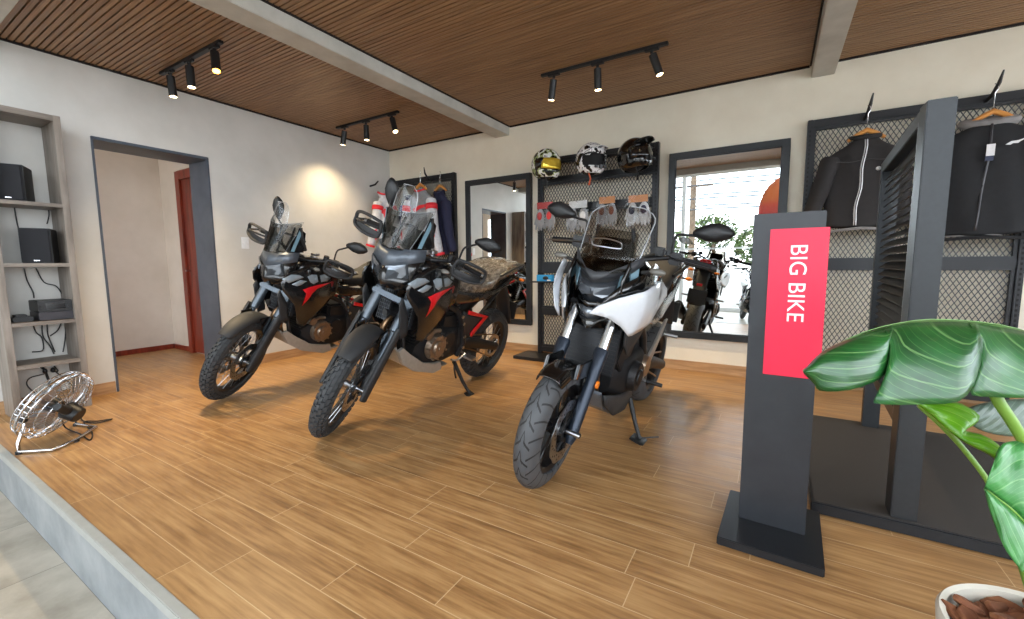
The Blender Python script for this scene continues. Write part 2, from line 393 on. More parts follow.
# glazed shop front behind the camera and on the right side
for i, (x0, x1) in enumerate(((0, 2.45), (2.45, 4.9), (4.9, 7.3), (7.3, RIGHT_X))):
    w = bpy.data.objects.new('window_%d' % (i+1), None); COL.objects.link(w); w['kind'] = 'structure'
    b = B(); b.box((x0, FRONT_Y-.05, LOW), (x0+.07, FRONT_Y+.05, TOP)); b.box((x1-.03, FRONT_Y-.05, LOW), (x1, FRONT_Y+.05, TOP))
    b.box((x0+.07, FRONT_Y-.05, LOW), (x1-.03, FRONT_Y+.05, LOW+.1)); b.box((x0+.07, FRONT_Y-.05, TOP-.08), (x1-.03, FRONT_Y+.05, TOP)); b.box((x0+.07, FRONT_Y-.04, 1.42), (x1-.03, FRONT_Y+.04, 1.46))
    b.build('window_frame', M_WHITEP, w, smooth=0, bevel=.003)
    B().box((x0+.07, FRONT_Y-.004, LOW+.1), (x1-.03, FRONT_Y+.004, TOP-.08)).build('window_pane', M_GLASS, w, smooth=0)
w = bpy.data.objects.new('window_5', None); COL.objects.link(w); w['kind'] = 'structure'
b = B()
for yy in (FRONT_Y, -7.0, -5.4, -3.97): b.box((RIGHT_X-.04, yy, LOW), (RIGHT_X+.04, yy+.07, TOP))
b.box((RIGHT_X-.04, FRONT_Y, LOW), (RIGHT_X+.04, -3.9, LOW+.1)); b.box((RIGHT_X-.04, FRONT_Y, TOP-.08), (RIGHT_X+.04, -3.9, TOP))
b.build('window_frame', M_WHITEP, w, smooth=0, bevel=.003)
B().box((RIGHT_X-.004, FRONT_Y+.07, LOW+.1), (RIGHT_X+.004, -3.97, TOP-.08)).build('window_pane', M_GLASS, w, smooth=0)
w = bpy.data.objects.new('window_6', None); COL.objects.link(w); w['kind'] = 'structure'  # unseen window, added so daylight reaches left wall and floor evenly
b = B()
for yy in (-3.7, -2.65, -1.6, -.56): b.box((RIGHT_X+.05, yy, .25), (RIGHT_X+.15, yy+.06, 2.55))
b.box((RIGHT_X+.05, -3.7, .25), (RIGHT_X+.15, -.5, .31)); b.box((RIGHT_X+.05, -3.7, 2.49), (RIGHT_X+.15, -.5, 2.55)); b.build('window_frame', M_WHITEP, w, smooth=0, bevel=.003)
B().box((RIGHT_X+.096, -3.64, .31), (RIGHT_X+.104, -.56, 2.49)).build('window_pane', M_GLASS, w, smooth=0)

# ------------------------------------------------------------------ outside, seen in the wall mirrors
M_ROAD = blotch('pale_paving', [(.3, (150, 148, 142)), (.7, (186, 184, 178))], 1.5, .8)
struct('ground_outside', B().box((-30, -60, LOW-.25), (40, FRONT_Y-.06, LOW-.15)), M_ROAD, smooth=0)
M_LEAFG = blotch('tree_leaves', [(.3, (30, 52, 18)), (.5, (58, 80, 28)), (.7, (96, 104, 44))], 2, .6)
M_BARK = blotch('bark', [(.3, (70, 56, 44)), (.7, (110, 92, 74))], 8, .9)
def leaf_tree(x, y, h, r, seed, label):
    rnd = random.Random(seed); t = thing('street_tree', label, 'tree', (x, y, LOW-.15), group='trees across the street')
    b = B()
    for k in range(1500):
        a = rnd.uniform(0, 2*PI); e = rnd.uniform(-1, 1); q = rnd.uniform(.75, 1.0)+.18*math.sin(3*a+seed)
        c = Vector((math.cos(a)*math.sqrt(1-e*e)*r*q, math.sin(a)*math.sqrt(1-e*e)*r*q*.8, h-r*.8+e*r*.8*q))
        n = Vector((rnd.uniform(-1, 1), rnd.uniform(-1, 1), rnd.uniform(-.2, 1))).normalized(); u = n.orthogonal().normalized(); v = n.cross(u); s = r*.085
        b.add([c-u*s, c-v*s*.5, c+u*s, c+v*s*.5], [(0, 1, 2, 3)])
    b.build('crown', M_LEAFG, t, smooth=0)
    b = B(); b.tube([(0, 0, 0), (.1, 0, h*.4), (0, .1, h-r)], [.16, .12, .08])
    for k in range(4): a = k*1.6; b.tube([(0, 0, h*.5), (math.cos(a)*r*.5, math.sin(a)*r*.5, h-r*.6)], [.07, .03], 6)
    b.build('trunk', M_BARK, t)
for x, y, h, r, sd, lb in ((1.3, -26, 4.5, 1.3, 1, 'round yellow green tree across the street, left of the utility pole'), (3.6, -30, 3.9, 1.6, 2, 'broad green tree across the street, behind the promotional flag'), (-2.6, -28, 4.0, 2.2, 3, 'large green tree across the street, far to the left'), (9, -27, 5.0, 2.4, 4, 'large green tree across the street, far to the right')):
    leaf_tree(x, y, h, r, sd, lb)
t = thing('street_utility_pole', 'grey concrete utility pole with crossarms across the street', 'utility pole', (1.1, -19, LOW-.15))
B().cyl((0, 0, 0), (0, 0, 8.5), .17, .12).build('pole', M_BARK, t)
for zz in (5.2, 6.0, 6.9): B().box((-.9, -.05, zz), (.9, .05, zz+.09)).build('crossarm', M_BARK, t, smooth=0)
M_WIRE = mat('wire_black', (40, 42, 48), .7)
for i, (zz, yy) in enumerate(((3.7, -18.6), (3.95, -19.4), (4.2, -18.55), (4.5, -19.45), (4.85, -18.6), (5.2, -19.4), (5.7, -18.5), (5.75, -19.5), (6.3, -18.6))):
    o = B().tube([(x, yy, zz-.25+.012*(abs(x-1.1) % 26-13)**2*.12) for x in range(-25, 36, 3)], .034, 5).build('street_wire', M_WIRE)
    tag(o, 'overhead street wire, %s' % ('lowest', 'second from below', 'third from below', 'fourth from below', 'fifth, in the middle of the bundle', 'sixth from below', 'nearer one of the upper pair', 'farther one of the upper pair', 'topmost')[i]+' of the bundle', 'wire', 'overhead wires along the street')
M_FLAG = bpy.data.materials.new('flag_print'); M_FLAG.use_nodes = True; t_ = NT(M_FLAG); sx, sy, sz = t_.sep(t_.obj())
t_.l.new(t_.ramp(t_.m('DIVIDE', sz, 3.2), [(.45, lin((110, 10, 60))), (.75, lin((150, 16, 60))), (.95, lin((190, 50, 14))), (1.1 if False else 1.0, lin((196, 90, 10)))]), t_.b.inputs['Base Color'])
t = thing('feather_flag', 'orange and magenta feather flag with white lettering outside the shop front', 'flag', (4.25, -9.6, LOW-.15))
b = B(); rows = []
for k in range(15):
    z = 1.0+2.75*k/14; w = .62 if k < 9 else .62*math.sqrt(max(0.02, 1-((k-9)/5.2)**2)); rows.append([Vector((.62-w*j/6, .02*math.sin(j+z*2), z)) for j in range(7)])
b.grid(rows); b.build('flag_cloth', M_FLAG, t, solid=.004)
B().tube([(.63, 0, 0), (.63, 0, 3.8)], .014).build('flag_pole', M_BLK, t)
B().box((.43, -.2, 0), (.83, .2, .05)).build('flag_base', M_BLK, t, smooth=0)
text_mesh('flag_letter', 'abierto', .34, M_WHITEP, t, Matrix.Translation((.30, .035, 2.1))@Matrix.Rotation(R(-90), 4, 'Y')@Matrix.Rotation(R(90), 4, 'X')@Matrix.Rotation(R(180), 4, 'Y') )
tag(B().box((-6, -11.6, LOW-.15), (16, -11.4, .45)).build('boundary_wall', mat('white_wash', (230, 230, 226), .8), smooth=0), 'low white boundary wall across the forecourt', 'wall')

# ------------------------------------------------------------------ ceiling track spots
M_LAMP = mat('lamp_lens', (255, 226, 170), .3, emit=8)
M_LAMPW = mat('lamp_lens_warm', (255, 176, 60), .3, emit=9)
def track(x0, x1, y, heads, label):
    t = thing('track_light', label, 'track light', ((x0+x1)/2, y, CEIL-.002), group='ceiling track lights')
    L = (x1-x0)/2
    B().box((-L, -.017, -.022), (L, .017, 0)).build('track_rail', M_BLK, t, smooth=0, bevel=.002)
    for hx, d, warm in heads:
        d = Vector(d).normalized(); p = Vector((hx, 0, -.045)); q = p+d*.02
        b = B(); b.box((hx-.05, -.016, -.036), (hx+.05, .016, -.022)); b.cyl((hx, 0, -.03), (hx, 0, -.055), .012, n=12)
        b.cyl(q, q+d*.155, .029, n=24); b.build('spot_head', M_BLK, t, bevel=.001)
        B().cyl(q+d*.1552, q+d*.1575, .024, n=20).build('lamp_lens', M_LAMPW if warm == 44 else M_LAMP, t)
        l = bpy.data.lights.new('spot_beam', 'SPOT'); l.energy = warm or 45; l.spot_size = R(85 if warm != 22 else 115); l.spot_blend = 1; l.color = (1, .76, .45); l.shadow_soft_size = .02
        lo = bpy.data.objects.new('spot_beam', l); COL.objects.link(lo); lo.parent = t
        lo.matrix_local = Matrix.Translation(q+d*.165)@d.to_track_quat('-Z', 'Y').to_matrix().to_4x4()
track(.29, 1.27, -2.745, ((-.33, (.0, .05, -1), 0), (.0, (.05, .0, -1), 0), (.39, (.35, -.15, -1), 44)), 'black ceiling track with three spots above the doorway')
track(.29, 1.285, -1.065, ((-.36, (-.26, .0, -1), 22), (0, (0, 0, -1), 0), (.40, (.38, -.1, -1), 0)), 'black ceiling track with three spots near the room corner')
track(2.94, 3.97, -1.03, ((-.40, (-.2, .12, -1), 0), (-.02, (0, .12, -1), 0), (.40, (.35, .1, -1), 0)), 'black ceiling track with three spots in front of the helmet rack')

# ------------------------------------------------------------------ grey oak shelf unit and what stands on it
SX, SY0, SY1, SZ = .30, -3.775, -3.383, 2.12
t = thing('shelf_unit', 'tall open grey oak shelf unit against the left wall, beside the doorway', 'shelf unit', (0, 0, 0))
for y0 in (SY0, SY1-.038): B().box((.006, y0, 0), (SX, y0+.038, SZ)).build('side_panel', M_GREYW, t, smooth=0, bevel=.0015)
ZS = (1.478, 1.055, .645, .348)
B().box((.006, SY0+.038, SZ-.04), (SX-.001, SY1-.038, SZ-.001)).build('top_panel', M_GREYWH, t, smooth=0, bevel=.0015)
for z in ZS: B().box((.006, SY0+.038, z-.0), (SX-.002, SY1-.038, z+.026)).build('shelf', M_GREYWH, t, smooth=0, bevel=.0015)
def speaker(y, z, rz, label):
    t = thing('bookshelf_speaker', label, 'speaker', (.17, y, z), (0, 0, rz), 'speakers on the shelf unit')
    B().box((-.10, -.078, 0), (.09, .078, .245)).build('cabinet', M_BLK, t, smooth=0, bevel=.004)
    B().box((.091, -.074, .004), (.108, .074, .241)).build('grille', M_SPKR, t, smooth=0, bevel=.006)
    B().box((.1085, -.014, .016), (.110, .014, .021)).build('badge', M_CHROME, t, smooth=0)
speaker(-3.628, 1.504, R(-24), 'black bookshelf speaker on the highest board of the grey shelf unit')
speaker(-3.535, 1.081, R(-22), 'black bookshelf speaker on the second board, above the receiver')
t = thing('stereo_receiver', 'black stereo receiver in two tiers on the third shelf board', 'receiver', (.15, -3.51, .671))
B().box((-.12, -.088, .004), (.12, .088, .062)).build('lower_unit', mat('brushed_dark', (60, 58, 62), .4, .5), t, smooth=0, bevel=.003)
B().box((-.12, -.088, .064), (.118, .088, .142)).build('upper_unit', M_BLK, t, smooth=0, bevel=.003)
B().box((.1181, -.05, .082), (.1195, .05, .122)).build('display', M_BLKG, t, smooth=0)
for yy in (-.07, .07): B().cyl((.118, yy, .10), (.13, yy, .10), .011).build('knob', M_BLK, t)
t = tag(B().box((.10, -3.715, .671), (.22, -3.615, .705)).box((.12, -3.70, .705), (.20, -3.64, .72)).build('power_adapter_box', M_BLK, smooth=0, bevel=.004), 'small black adapter box left of the receiver on the shelf', 'box')
M_CABLE = mat('black_cable', (22, 22, 24), .55)
def cable(pts, label, r=.004, name='cable', group=None):
    pts = [Vector(p) for p in pts]; out = []
    for i in range(len(pts)-1):
        p0 = pts[max(i-1, 0)]; p1 = pts[i]; p2 = pts[i+1]; p3 = pts[min(i+2, len(pts)-1)]
        for k in range(6):
            u = k/6; out.append(.5*((2*p1)+(-p0+p2)*u+(2*p0-5*p1+4*p2-p3)*u*u+(-p0+3*p1-3*p2+p3)*u**3))
    out.append(pts[-1])
    return tag(B().tube(out, r, 7).build(name, M_CABLE), label, 'cable', group)
P = lambda x, y, X=.03: unproject(x, y, 0, X)
for k, (pp, lb) in enumerate((
   (((14, 205), (17, 222), (21, 240), (22, 258)), 'thin black cable dropping behind the upper speaker'),
   (((24, 268), (27, 280), (33, 292), (34, 298)), 'thin black cable between the second speaker and the receiver'),
   (((48, 206), (49, 215), (47, 224)), 'short grey cable end under the highest shelf board'),
   (((36, 268), (44, 282), (56, 286), (62, 294)), 'thin cable curving down to the receiver'),
   (((33, 324), (36, 332), (42, 338), (43, 350), (32, 352)), 'cable looping under the receiver shelf, leftmost'),
   (((42, 322), (43, 336), (50, 346), (54, 354)), 'cable hanging under the receiver shelf, middle'),
   (((47, 322), (48, 335), (52, 345), (55, 352)), 'black cable hanging close beside the middle one'),
   (((62, 320), (58, 330), (50, 336)), 'cable swinging left under the receiver shelf'),
   (((66, 326), (65, 340), (63, 352)), 'cable hanging straight on the right under the receiver'),
   (((40, 366), (45, 371), (50, 384), (52, 392)), 'thick black plug cable above the fan'),
   (((54, 366), (58, 371), (52, 372)), 'short cable with plug under the lowest board'),
   (((44, 374), (30, 378), (27, 385), (36, 394)), 'cable looping left above the fan'),
   (((56, 372), (66, 380), (76, 388)), 'cable running right toward the fan'))):
    cable([P(*q) for q in pp], lb, .004 if k not in (9,) else .008, group=None)
for q in ((45, 371), (53, 370)):
    c = P(*q, .035); tag(B().ell(c, (.014, .014, .02)).build('plug', M_BLK), 'black plug hanging on a cable under the lowest shelf, '+('left one' if q[0] == 45 else 'right one'), 'plug')
c = P(27, 236, 0); t = thing('wall_outlet', 'white wall outlet visible through the open shelf unit', 'outlet', c)
B().box((0, -.035, -.055), (.008, .035, .055)).build('plate', M_WHITEP, t, smooth=0, bevel=.002); B().box((.008, -.012, -.03), (.010, .012, -.005)).build('socket', M_BEAM, t, smooth=0)
c = unproject(245, 243, 0, 0); t = thing('light_switch', 'white light switch on the left wall, right of the doorway', 'light switch', c)
B().box((0, -.036, -.06), (.008, .036, .06)).build('plate', M_WHITEP, t, smooth=0, bevel=.002); B().box((.008, -.014, -.03), (.012, .014, .03)).build('rocker', M_WHITEP, t, smooth=0, bevel=.001)

# ------------------------------------------------------------------ chrome floor fan
def at_floor(x, y, z=0): return unproject(x, y, 2, z)
fc = unproject(55, 404, 1, -3.72); fd = (fc-CAM).normalized(); fr_ = fd.cross(Vector((0, 0, 1))).normalized(); fu = fr_.cross(fd)
fn = (fr_*-.63+fu*.63+fd*.45).normalized()     # fan axis tilts up and back
t = thing('floor_fan', 'chrome wire floor fan tipped back beside the shelf unit', 'fan', (fc.x, fc.y, 0))
fq = Vector((0, 0, 1)).rotation_difference(fn).to_matrix(); L0 = Vector((0, 0, fc.z))
def F(v): return L0+fq@Vector(v)
b = B(); RF = .212
for k in range(40):
    a = 2*PI*k/40; ca, sa = math.cos(a), math.sin(a)
    b.tube([F((.03*ca, .03*sa, .075)), F((.10*ca, .10*sa, .072)), F((.16*ca, .16*sa, .055)), F((RF*.98*ca, RF*.98*sa, .03)), F((RF*.98*ca, RF*.98*sa, -.03)), F((.16*ca, .16*sa, -.05)), F((.10*ca, .10*sa, -.07)), F((.04*ca, .04*sa, -.075))], .0017, 5)
for rr, hh, w in ((RF, 0, .006), (RF*.98, .03, .003), (RF*.98, -.03, .003), (.16, .055, .0022), (.10, .072, .002), (.16, -.05, .002), (.12, -.07, .002), (.04, .076, .003)):
    b.tube([F((rr*math.cos(a), rr*math.sin(a), hh)) for a in [2*PI*k/40 for k in range(41)]], w, 6)
b.build('wire_guard', M_CHROME, t)
b = B()
for k in range(3):
    a0 = 2*PI*k/3; rows = []
    for i in range(6):
        r_ = .03+.135*i/5; rows.append([F((r_*math.cos(a0+w*(.5+.25*i/5)), r_*math.sin(a0+w*(.5+.25*i/5)), .022*w)) for w in (-1, -.4, .3, 1)])
    b.grid(rows)
b.build('fan_blades', mat('brushed_aluminium', (176, 178, 184), .3, .9), t, solid=.0015)
B().cyl(F((0, 0, -.03)), F((0, 0, .04)), .035).build('hub', M_BLK, t)
b = B(); b.cyl(F((0, 0, -.07)), F((0, 0, -.15)), .055, .045); b.build('motor', M_BLK, t, bevel=.004)
b = B(); b.cyl(F((.05, -.02, -.10)), F((.13, -.05, -.09)), .028, .02); b.build('motor_housing', M_BLK, t)
lo = lambda p: Vector(p)-Vector((fc.x, fc.y, 0))
fa = F((0, -RF-.012, 0)); fb = F((0, RF+.012, 0))
w0 = lo(at_floor(19, 452, .012)); w1 = lo(at_floor(52, 450, .012)); w2 = lo(at_floor(76, 440, .012)); w3 = lo(at_floor(96, 427, .012)); w4 = lo(at_floor(76, 424, .012))
h0 = lo(unproject(24, 425, 1, -3.86)); 
b = B(); b.tube([h0+Vector((.0, .0, .03)), h0, w0+Vector((0, 0, .05)), w0, w1, w2, w3, w4, w4+Vector((0, .0, .06)), lo(unproject(82, 405, 1, -3.60))], .0095, 10)
b.build('tube_stand', M_CHROME, t)
for q in (w0, w2, w4): B().cyl(q+Vector((0, 0, -.012)), q+Vector((0, 0, .004)), .016).build('rubber_foot', M_BLK, t)
b = B(); b.ell(h0+Vector((0, 0, .03)), (.02, .02, .02)); b.build('tilt_knob', M_BLK, t)
o = cable([at_floor(62, 420, .10), at_floor(66, 428, .03), at_floor(80, 434, .006), at_floor(90, 440, .006), at_floor(92, 432, .006), at_floor(84, 422, .006), at_floor(98, 421, .006), at_floor(112, 419, .006), at_floor(96, 423, .006), at_floor(82, 420, .01), at_floor(82, 410, .05)], None, .004, 'power_cord'); o.parent = t; o.location = -t.location; del o['category']

# ------------------------------------------------------------------ wall mirrors
def wall_mirror(x0, x1, z0, z1, label):
    t = thing('wall_mirror', label, 'mirror', ((x0+x1)/2, -.002, z0), group='framed wall mirrors')
    h, W2, w = z1-z0, (x1-x0)/2, .058
    b = B(); b.box((-W2, -.05, 0), (W2, 0, w)); b.box((-W2, -.05, h-w), (W2, 0, h)); b.box((-W2, -.05, w), (-W2+w, 0, h-w)); b.box((W2-w, -.05, w), (W2, 0, h-w))
    b.build('frame', M_FRAME, t, smooth=0, bevel=.003)
    b = B(); q = w-.004; b.box((-W2+q, -.036, q), (W2-q, -.030, q+.012)); b.box((-W2+q, -.036, h-q-.012), (W2-q, -.03, h-q)); b.box((-W2+q, -.036, q), (-W2+q+.012, -.03, h-q)); b.box((W2-q-.012, -.036, q), (W2-q, -.03, h-q)); b.build('inner_bead', M_BLK, t, smooth=0)
    B().box((-W2+w-.002, -.03, w-.002), (W2-w+.002, -.02, h-w+.002)).build('mirror_pane', M_MIRROR, t, smooth=0)
wall_mirror(1.36, 2.29, .33, 2.085, 'tall framed wall mirror between the jersey rack and the helmet rack')
wall_mirror(3.80, 4.775, .325, 2.085, 'tall framed wall mirror between the helmet rack and the sign post')

# ------------------------------------------------------------------ expanded metal racks
M_MESHM = mat('expanded_metal', (58, 60, 64), .45, .3)
def mesh_panel(x0, x1, z0, z1, pw=.034, ph=.058, w=.0054):
    b = B()
    dx, dz = x1-x0, z1-z0; k = ph/pw
    n = int(math.ceil((dx+dz/k)/pw))+1
    for sgn in (1, -1):
        for i in range(-int(dz/k/pw)-1, int(dx/pw)+2):
            xs = x0+i*pw                               # line x = xs + (z-z0)/k  (or mirrored)
            pa, pb = 0.0, dz
            a = max(0, (x0-xs)*k); c = min(dz, (x1-xs)*k)
            if c-a < .01: continue
            p = [(xs+a/k, z0+a), (xs+c/k, z0+c)]
            if sgn < 0: p = [(x0+x1-q[0], q[1]) for q in p]
            (xa, za), (xb, zb) = p; L = math.hypot(xb-xa, zb-za); nx, nz = -(zb-za)/L*w/2, (xb-xa)/L*w/2
            vs = []
            for yy in (-.0022*sgn-.002, -.0022*sgn+.002): vs += [(xa-nx, yy, za-nz), (xb-nx, yy, zb-nz), (xb+nx, yy, zb+nz), (xa+nx, yy, za+nz)]
            b.add(vs, [(0, 3, 2, 1), (4, 5, 6, 7), (0, 1, 5, 4), (1, 2, 6, 5), (2, 3, 7, 6), (3, 0, 4, 7)])
    return b
def rack(label, cx, y, W, H, bars, base=None, panels=None, group='expanded metal display racks'):
    t = thing('display_rack', label, 'display rack', (cx, y, 0), group=group)
    W2 = W/2; pw = .038
    for s_ in (-1, 1):
        x = s_*(W2-pw/2)
        b = B(); b.box((x-pw/2, -.03, .0), (x+pw/2, .03, H)); b.build('post', M_BLKMET, t, smooth=0, bevel=.003)
        b = B(); z = .12
        while z < H-.08: b.box((x-.006, -.0312, z), (x+.006, -.0295, z+.018)); z += .036
        b.build('slot_row', mat('slot_dark', (12, 12, 13), .9), t, smooth=0)
    for z0, z1 in bars: B().box((-W2+pw, -.022, z0), (W2-pw, .022, z1)).build('crossbar', M_BLKMET, t, smooth=0, bevel=.003)
    zs = sorted(bars); pan = panels or [(zs[i][1], zs[i+1][0]) for i in range(len(zs)-1)]
    for z0, z1 in pan:
        if z1-z0 < .1: continue
        mesh_panel(-W2+pw+.02, W2-pw-.02, z0+.02, z1-.02).build('mesh_panel', M_MESHM, t, smooth=0)
        b = B(); q = .022; a, c = -W2+pw, W2-pw
        b.box((a, -.012, z0), (a+q, .012, z1)); b.box((c-q, -.012, z0), (c, .012, z1)); b.box((a+q, -.012, z0), (c-q, .012, z0+q)); b.box((a+q, -.012, z1-q), (c-q, .012, z1)); b.build('panel_frame', M_BLKMET, t, smooth=0)
    if base:
        for s_ in (-1, 1): B().box((s_*(W2-.02)-.07-.13*(s_ < 0), -base, 0), (s_*(W2-.02)+.07+.13*(s_ < 0), .06, .035)).build('base_foot', M_BLKMET, t, smooth=0, bevel=.004)
    return t
r1 = rack('black mesh rack near the room corner with jerseys hanging on it', .60, -.036, 1.20, 2.21, [(.05, .11), (1.0, 1.06), (2.14, 2.21)])
r2 = rack('black mesh rack between the two mirrors, holding three helmets', 3.08, -.12, 1.29, 2.19, [(.06, .12), (.50, .56), (.97, 1.05), (1.615, 1.665), (1.925, 1.965), (2.14, 2.19)], base=.28)
r3 = rack('black mesh rack on the right with two dark jackets, behind the louvre panel', 5.535, -.036, 1.30, 2.20, [(.03, .09), (1.005, 1.06), (2.14, 2.20)])
def hook(x, y, z, L=.13):
    b = B(); b.tube([(x, y, z-.02), (x+.005, y-L*.55, z-.005), (x+.012, y-L, z+.05), (x+.02, y-L-.025, z+.12)], [.011, .012, .012, .005], 8); return b
M_HANG = blotch('hanger_wood', [(.3, (206, 134, 66)), (.7, (228, 162, 90))], 6, .4)
def hanger(x, y, z, w, label, group='wooden clothes hangers'):
    t = thing('clothes_hanger', label, 'hanger', (x, y, z), group=group)
    rows = []
    b = B(); b.tube([(-w, 0, -.055), (-w*.55, 0, -.02), (0, 0, .012), (w*.55, 0, -.02), (w, 0, -.055)], [.016, .022, .026, .022, .016], 10, flat=.75); b.build('shoulder_bar', M_HANG, t)
    B().tube([(0, 0, .02), (0, 0, .13), (.014, 0, .155), (.012, 0, .18), (-.006, 0, .19)], .0028, 6).build('wire_hook', M_CHROME, t)
    return t

# ------------------------------------------------------------------ clothes
def cloth(rgb, name, rgb2=None): return mat(name, rgb, .85, 0, .12, 30, bump=.25, sheen=.0)
def wob(x, z, s): return .010*math.sin(x*31+z*5+s)+.008*math.sin(z*13+x*19+s*2)
def garment(t, W, H, m, seed=0, spread=(.10, .10), collar=.10, sl=.62, sag=.06, depth=.055, sleeve=None, sm=None, flare=1.0):
    """torso and two hanging sleeves around the origin at the collar; +x right, front is -y"""
    rings = []; n = 36
    prof = [(0, collar*.55, .04), (-.025, collar*.9, .045), (-.055, W*.50, .05), (-.085, W*.78, .055), (-.12, W*.93, depth), (-.18, W*.97, depth+.01), (-H*.45, W*.95*flare**.5, depth+.015), (-H*.8, W*.96*flare, depth+.02), (-H, W*.97*flare, depth+.02)]
    for z, hw, hd in prof:
        ring = []
        for k in range(n):
            a = 2*PI*k/n; x = hw*math.copysign(abs(math.cos(a))**.75, math.cos(a)); y = hd*math.sin(a)
            ring.append(Vector((x, y+wob(x, z, seed)*(1 if z < -.1 else .2), z-(.012*math.cos(x*9) if z < -H*.7 else 0))))
        rings.append(ring)
    b = B(); b.rings(rings, cap=False); b.build('torso', m, t, smooth=80, solid=.006, sub=1)
    for s_ in (-1, 1):
        L = sl; p = []; r_ = []
        for i in range(9):
            u = i/8; p.append((s_*(W*.84+spread[(s_+1)//2]*u+sag*u*u), -.012-.03*math.sin(u*3), -.115-L*u)); r_.append(.072-.018*u+.005*math.sin(i*2.1+seed))
        B().tube(p, r_, 14, cap=True, flat=None).build('sleeve', sleeve or m, t, smooth=80, sub=1)
    def front(x, z):
        for (z0, _, d0), (z1, _, d1) in zip(prof, prof[1:]):
            if z1 <= z <= z0: return -(d0+(d1-d0)*(z0-z)/(z0-z1))+wob(x, z, seed)*(1 if z < -.1 else .2)
        return -depth-.02
    return front
M_JBLK = cloth((38, 35, 35), 'black_softshell'); M_JBLK2 = cloth((28, 29, 32), 'black_fabric')
M_LINER = cloth((132, 130, 130), 'grey_lining'); M_ZIP = mat('white_zip', (226, 226, 228), .5)
# left jacket of the right rack
jx, jz = 5.245, 2.055
hk = hook(5.25, -.06, 2.17); tag(hk.build('wall_hook', M_BLK), 'curved black peg holding the white zipped jacket', 'hook', 'curved black pegs')
hanger(5.25, -.20, 2.02, .11, 'wooden hanger showing above the jacket with the white zip')
t = thing('jacket', 'black soft shell jacket with a white zip stripe on a wooden hanger', 'jacket', (jx, -.20, 1.975), group='jackets on the right rack')
fr = garment(t, .235, .66, M_JBLK, 1, sl=.56, sag=.02, spread=(.13, .03))
def strip(pts, w, y0, m, name, t, solid=.003):
    rows = [[Vector((x-w/2, y0(x, z), z)), Vector((x+w/2, y0(x, z), z))] for x, z in pts]; B().grid(rows).build(name, m, t, solid=solid)
fy = lambda sd, dd: (lambda x, z: -dd+wob(x, z, sd)*.6-.004)
strip([(0.0+.006*math.sin(i)-.010*i/10*3, -.02-.63*i/14) for i in range(15)], .019, lambda x, z: fr(x, z)-.014, M_ZIP, 'white_zip', t)
strip([(0.0+.006*math.sin(i)-.010*i/10*3, -.02-.63*i/14) for i in range(15)], .006, lambda x, z: fr(x, z)-.017, M_BLK, 'zip_teeth', t)
B().tube([(-.19+.38*k/12, -.075, -.175+.006*math.cos(k)) for k in range(13)], .0025, 5).build('chest_seam', mat('seam_grey', (78, 76, 76), .8), t)
B().tube([(.085*math.cos(a), .05*math.sin(a), .01+.012*math.sin(a)) for a in [2*PI*k/24 for k in range(25)]], .017, 8).build('collar', M_JBLK, t)
B().tube([(.21*math.cos(a), .08*math.sin(a), -.672-.018*abs(math.cos(a))) for a in [PI+PI*k/16 for k in range(17)]], .012, 6).build('grey_hem_lining', M_LINER, t)
# right jacket
hk = hook(5.91, -.06, 2.175, .15); tag(hk.build('wall_hook', M_BLK), 'curved black peg holding the hooded jacket', 'hook', 'curved black pegs')
hanger(5.91, -.20, 2.035, .11, 'wooden hanger showing above the hooded jacket')
t = thing('jacket', 'black hooded jacket with grey lining and a small white swoosh on the chest', 'jacket', (5.90, -.20, 1.985), group='jackets on the right rack')
fr = garment(t, .285, .76, M_JBLK2, 4, sl=.66, sag=.01, depth=.06, spread=(.03, .12))
B().tube([(.125*math.cos(a), .025+.05*math.sin(a), .0+.02*math.sin(a)) for a in [2*PI*k/24 for k in range(25)]], .030, 8).build('grey_hood_lining', M_LINER, t)
strip([(-.005-.045*(i/14)**1.5, -.03-.70*i/14) for i in range(15)], .012, lambda x, z: fr(x, z)-.015, mat('dark_zip', (60, 60, 64), .4), 'zip', t)
b = B(); b.prism([(-.02, 0), (.02, 0), (.02, -.075), (-.02, -.075)], -.002, .002); o = b.build('paper_tag', M_ZIP, t, mat4=Matrix.Translation((-.012, -.104, -.17)), smooth=0); tag(o, 'white paper swing tag')
b = B(); b.prism([(-.02, 0), (.02, 0), (.02, -.03), (-.02, -.03)], -.0022, .0022); b.build('navy_tag', mat('navy', (30, 40, 70), .5), t, mat4=Matrix.Translation((-.015, -.104, -.247)), smooth=0)
b = B(); b.prism([(-.045, -.012), (-.02, .006), (.01, .008), (.055, .022), (.02, -.001), (.012, -.010), (-.012, -.008), (-.02, -.016)], -.0015, .0015); b.build('white_swoosh', M_ZIP, t, mat4=Matrix.Translation((.10, -.098, -.17)), smooth=0)
B().tube([(.28*math.cos(a), .085*math.sin(a), -.775-.014*abs(math.cos(a))) for a in [PI+PI*k/16 for k in range(17)]], .012, 6).build('hem_band', M_JBLK2, t)
B().tube([(.24*math.cos(a), .078*math.sin(a), -.757-.01*abs(math.cos(a))) for a in [PI+PI*k/16 for k in range(11)]], .006, 6).build('grey_hem_lining', M_LINER, t)

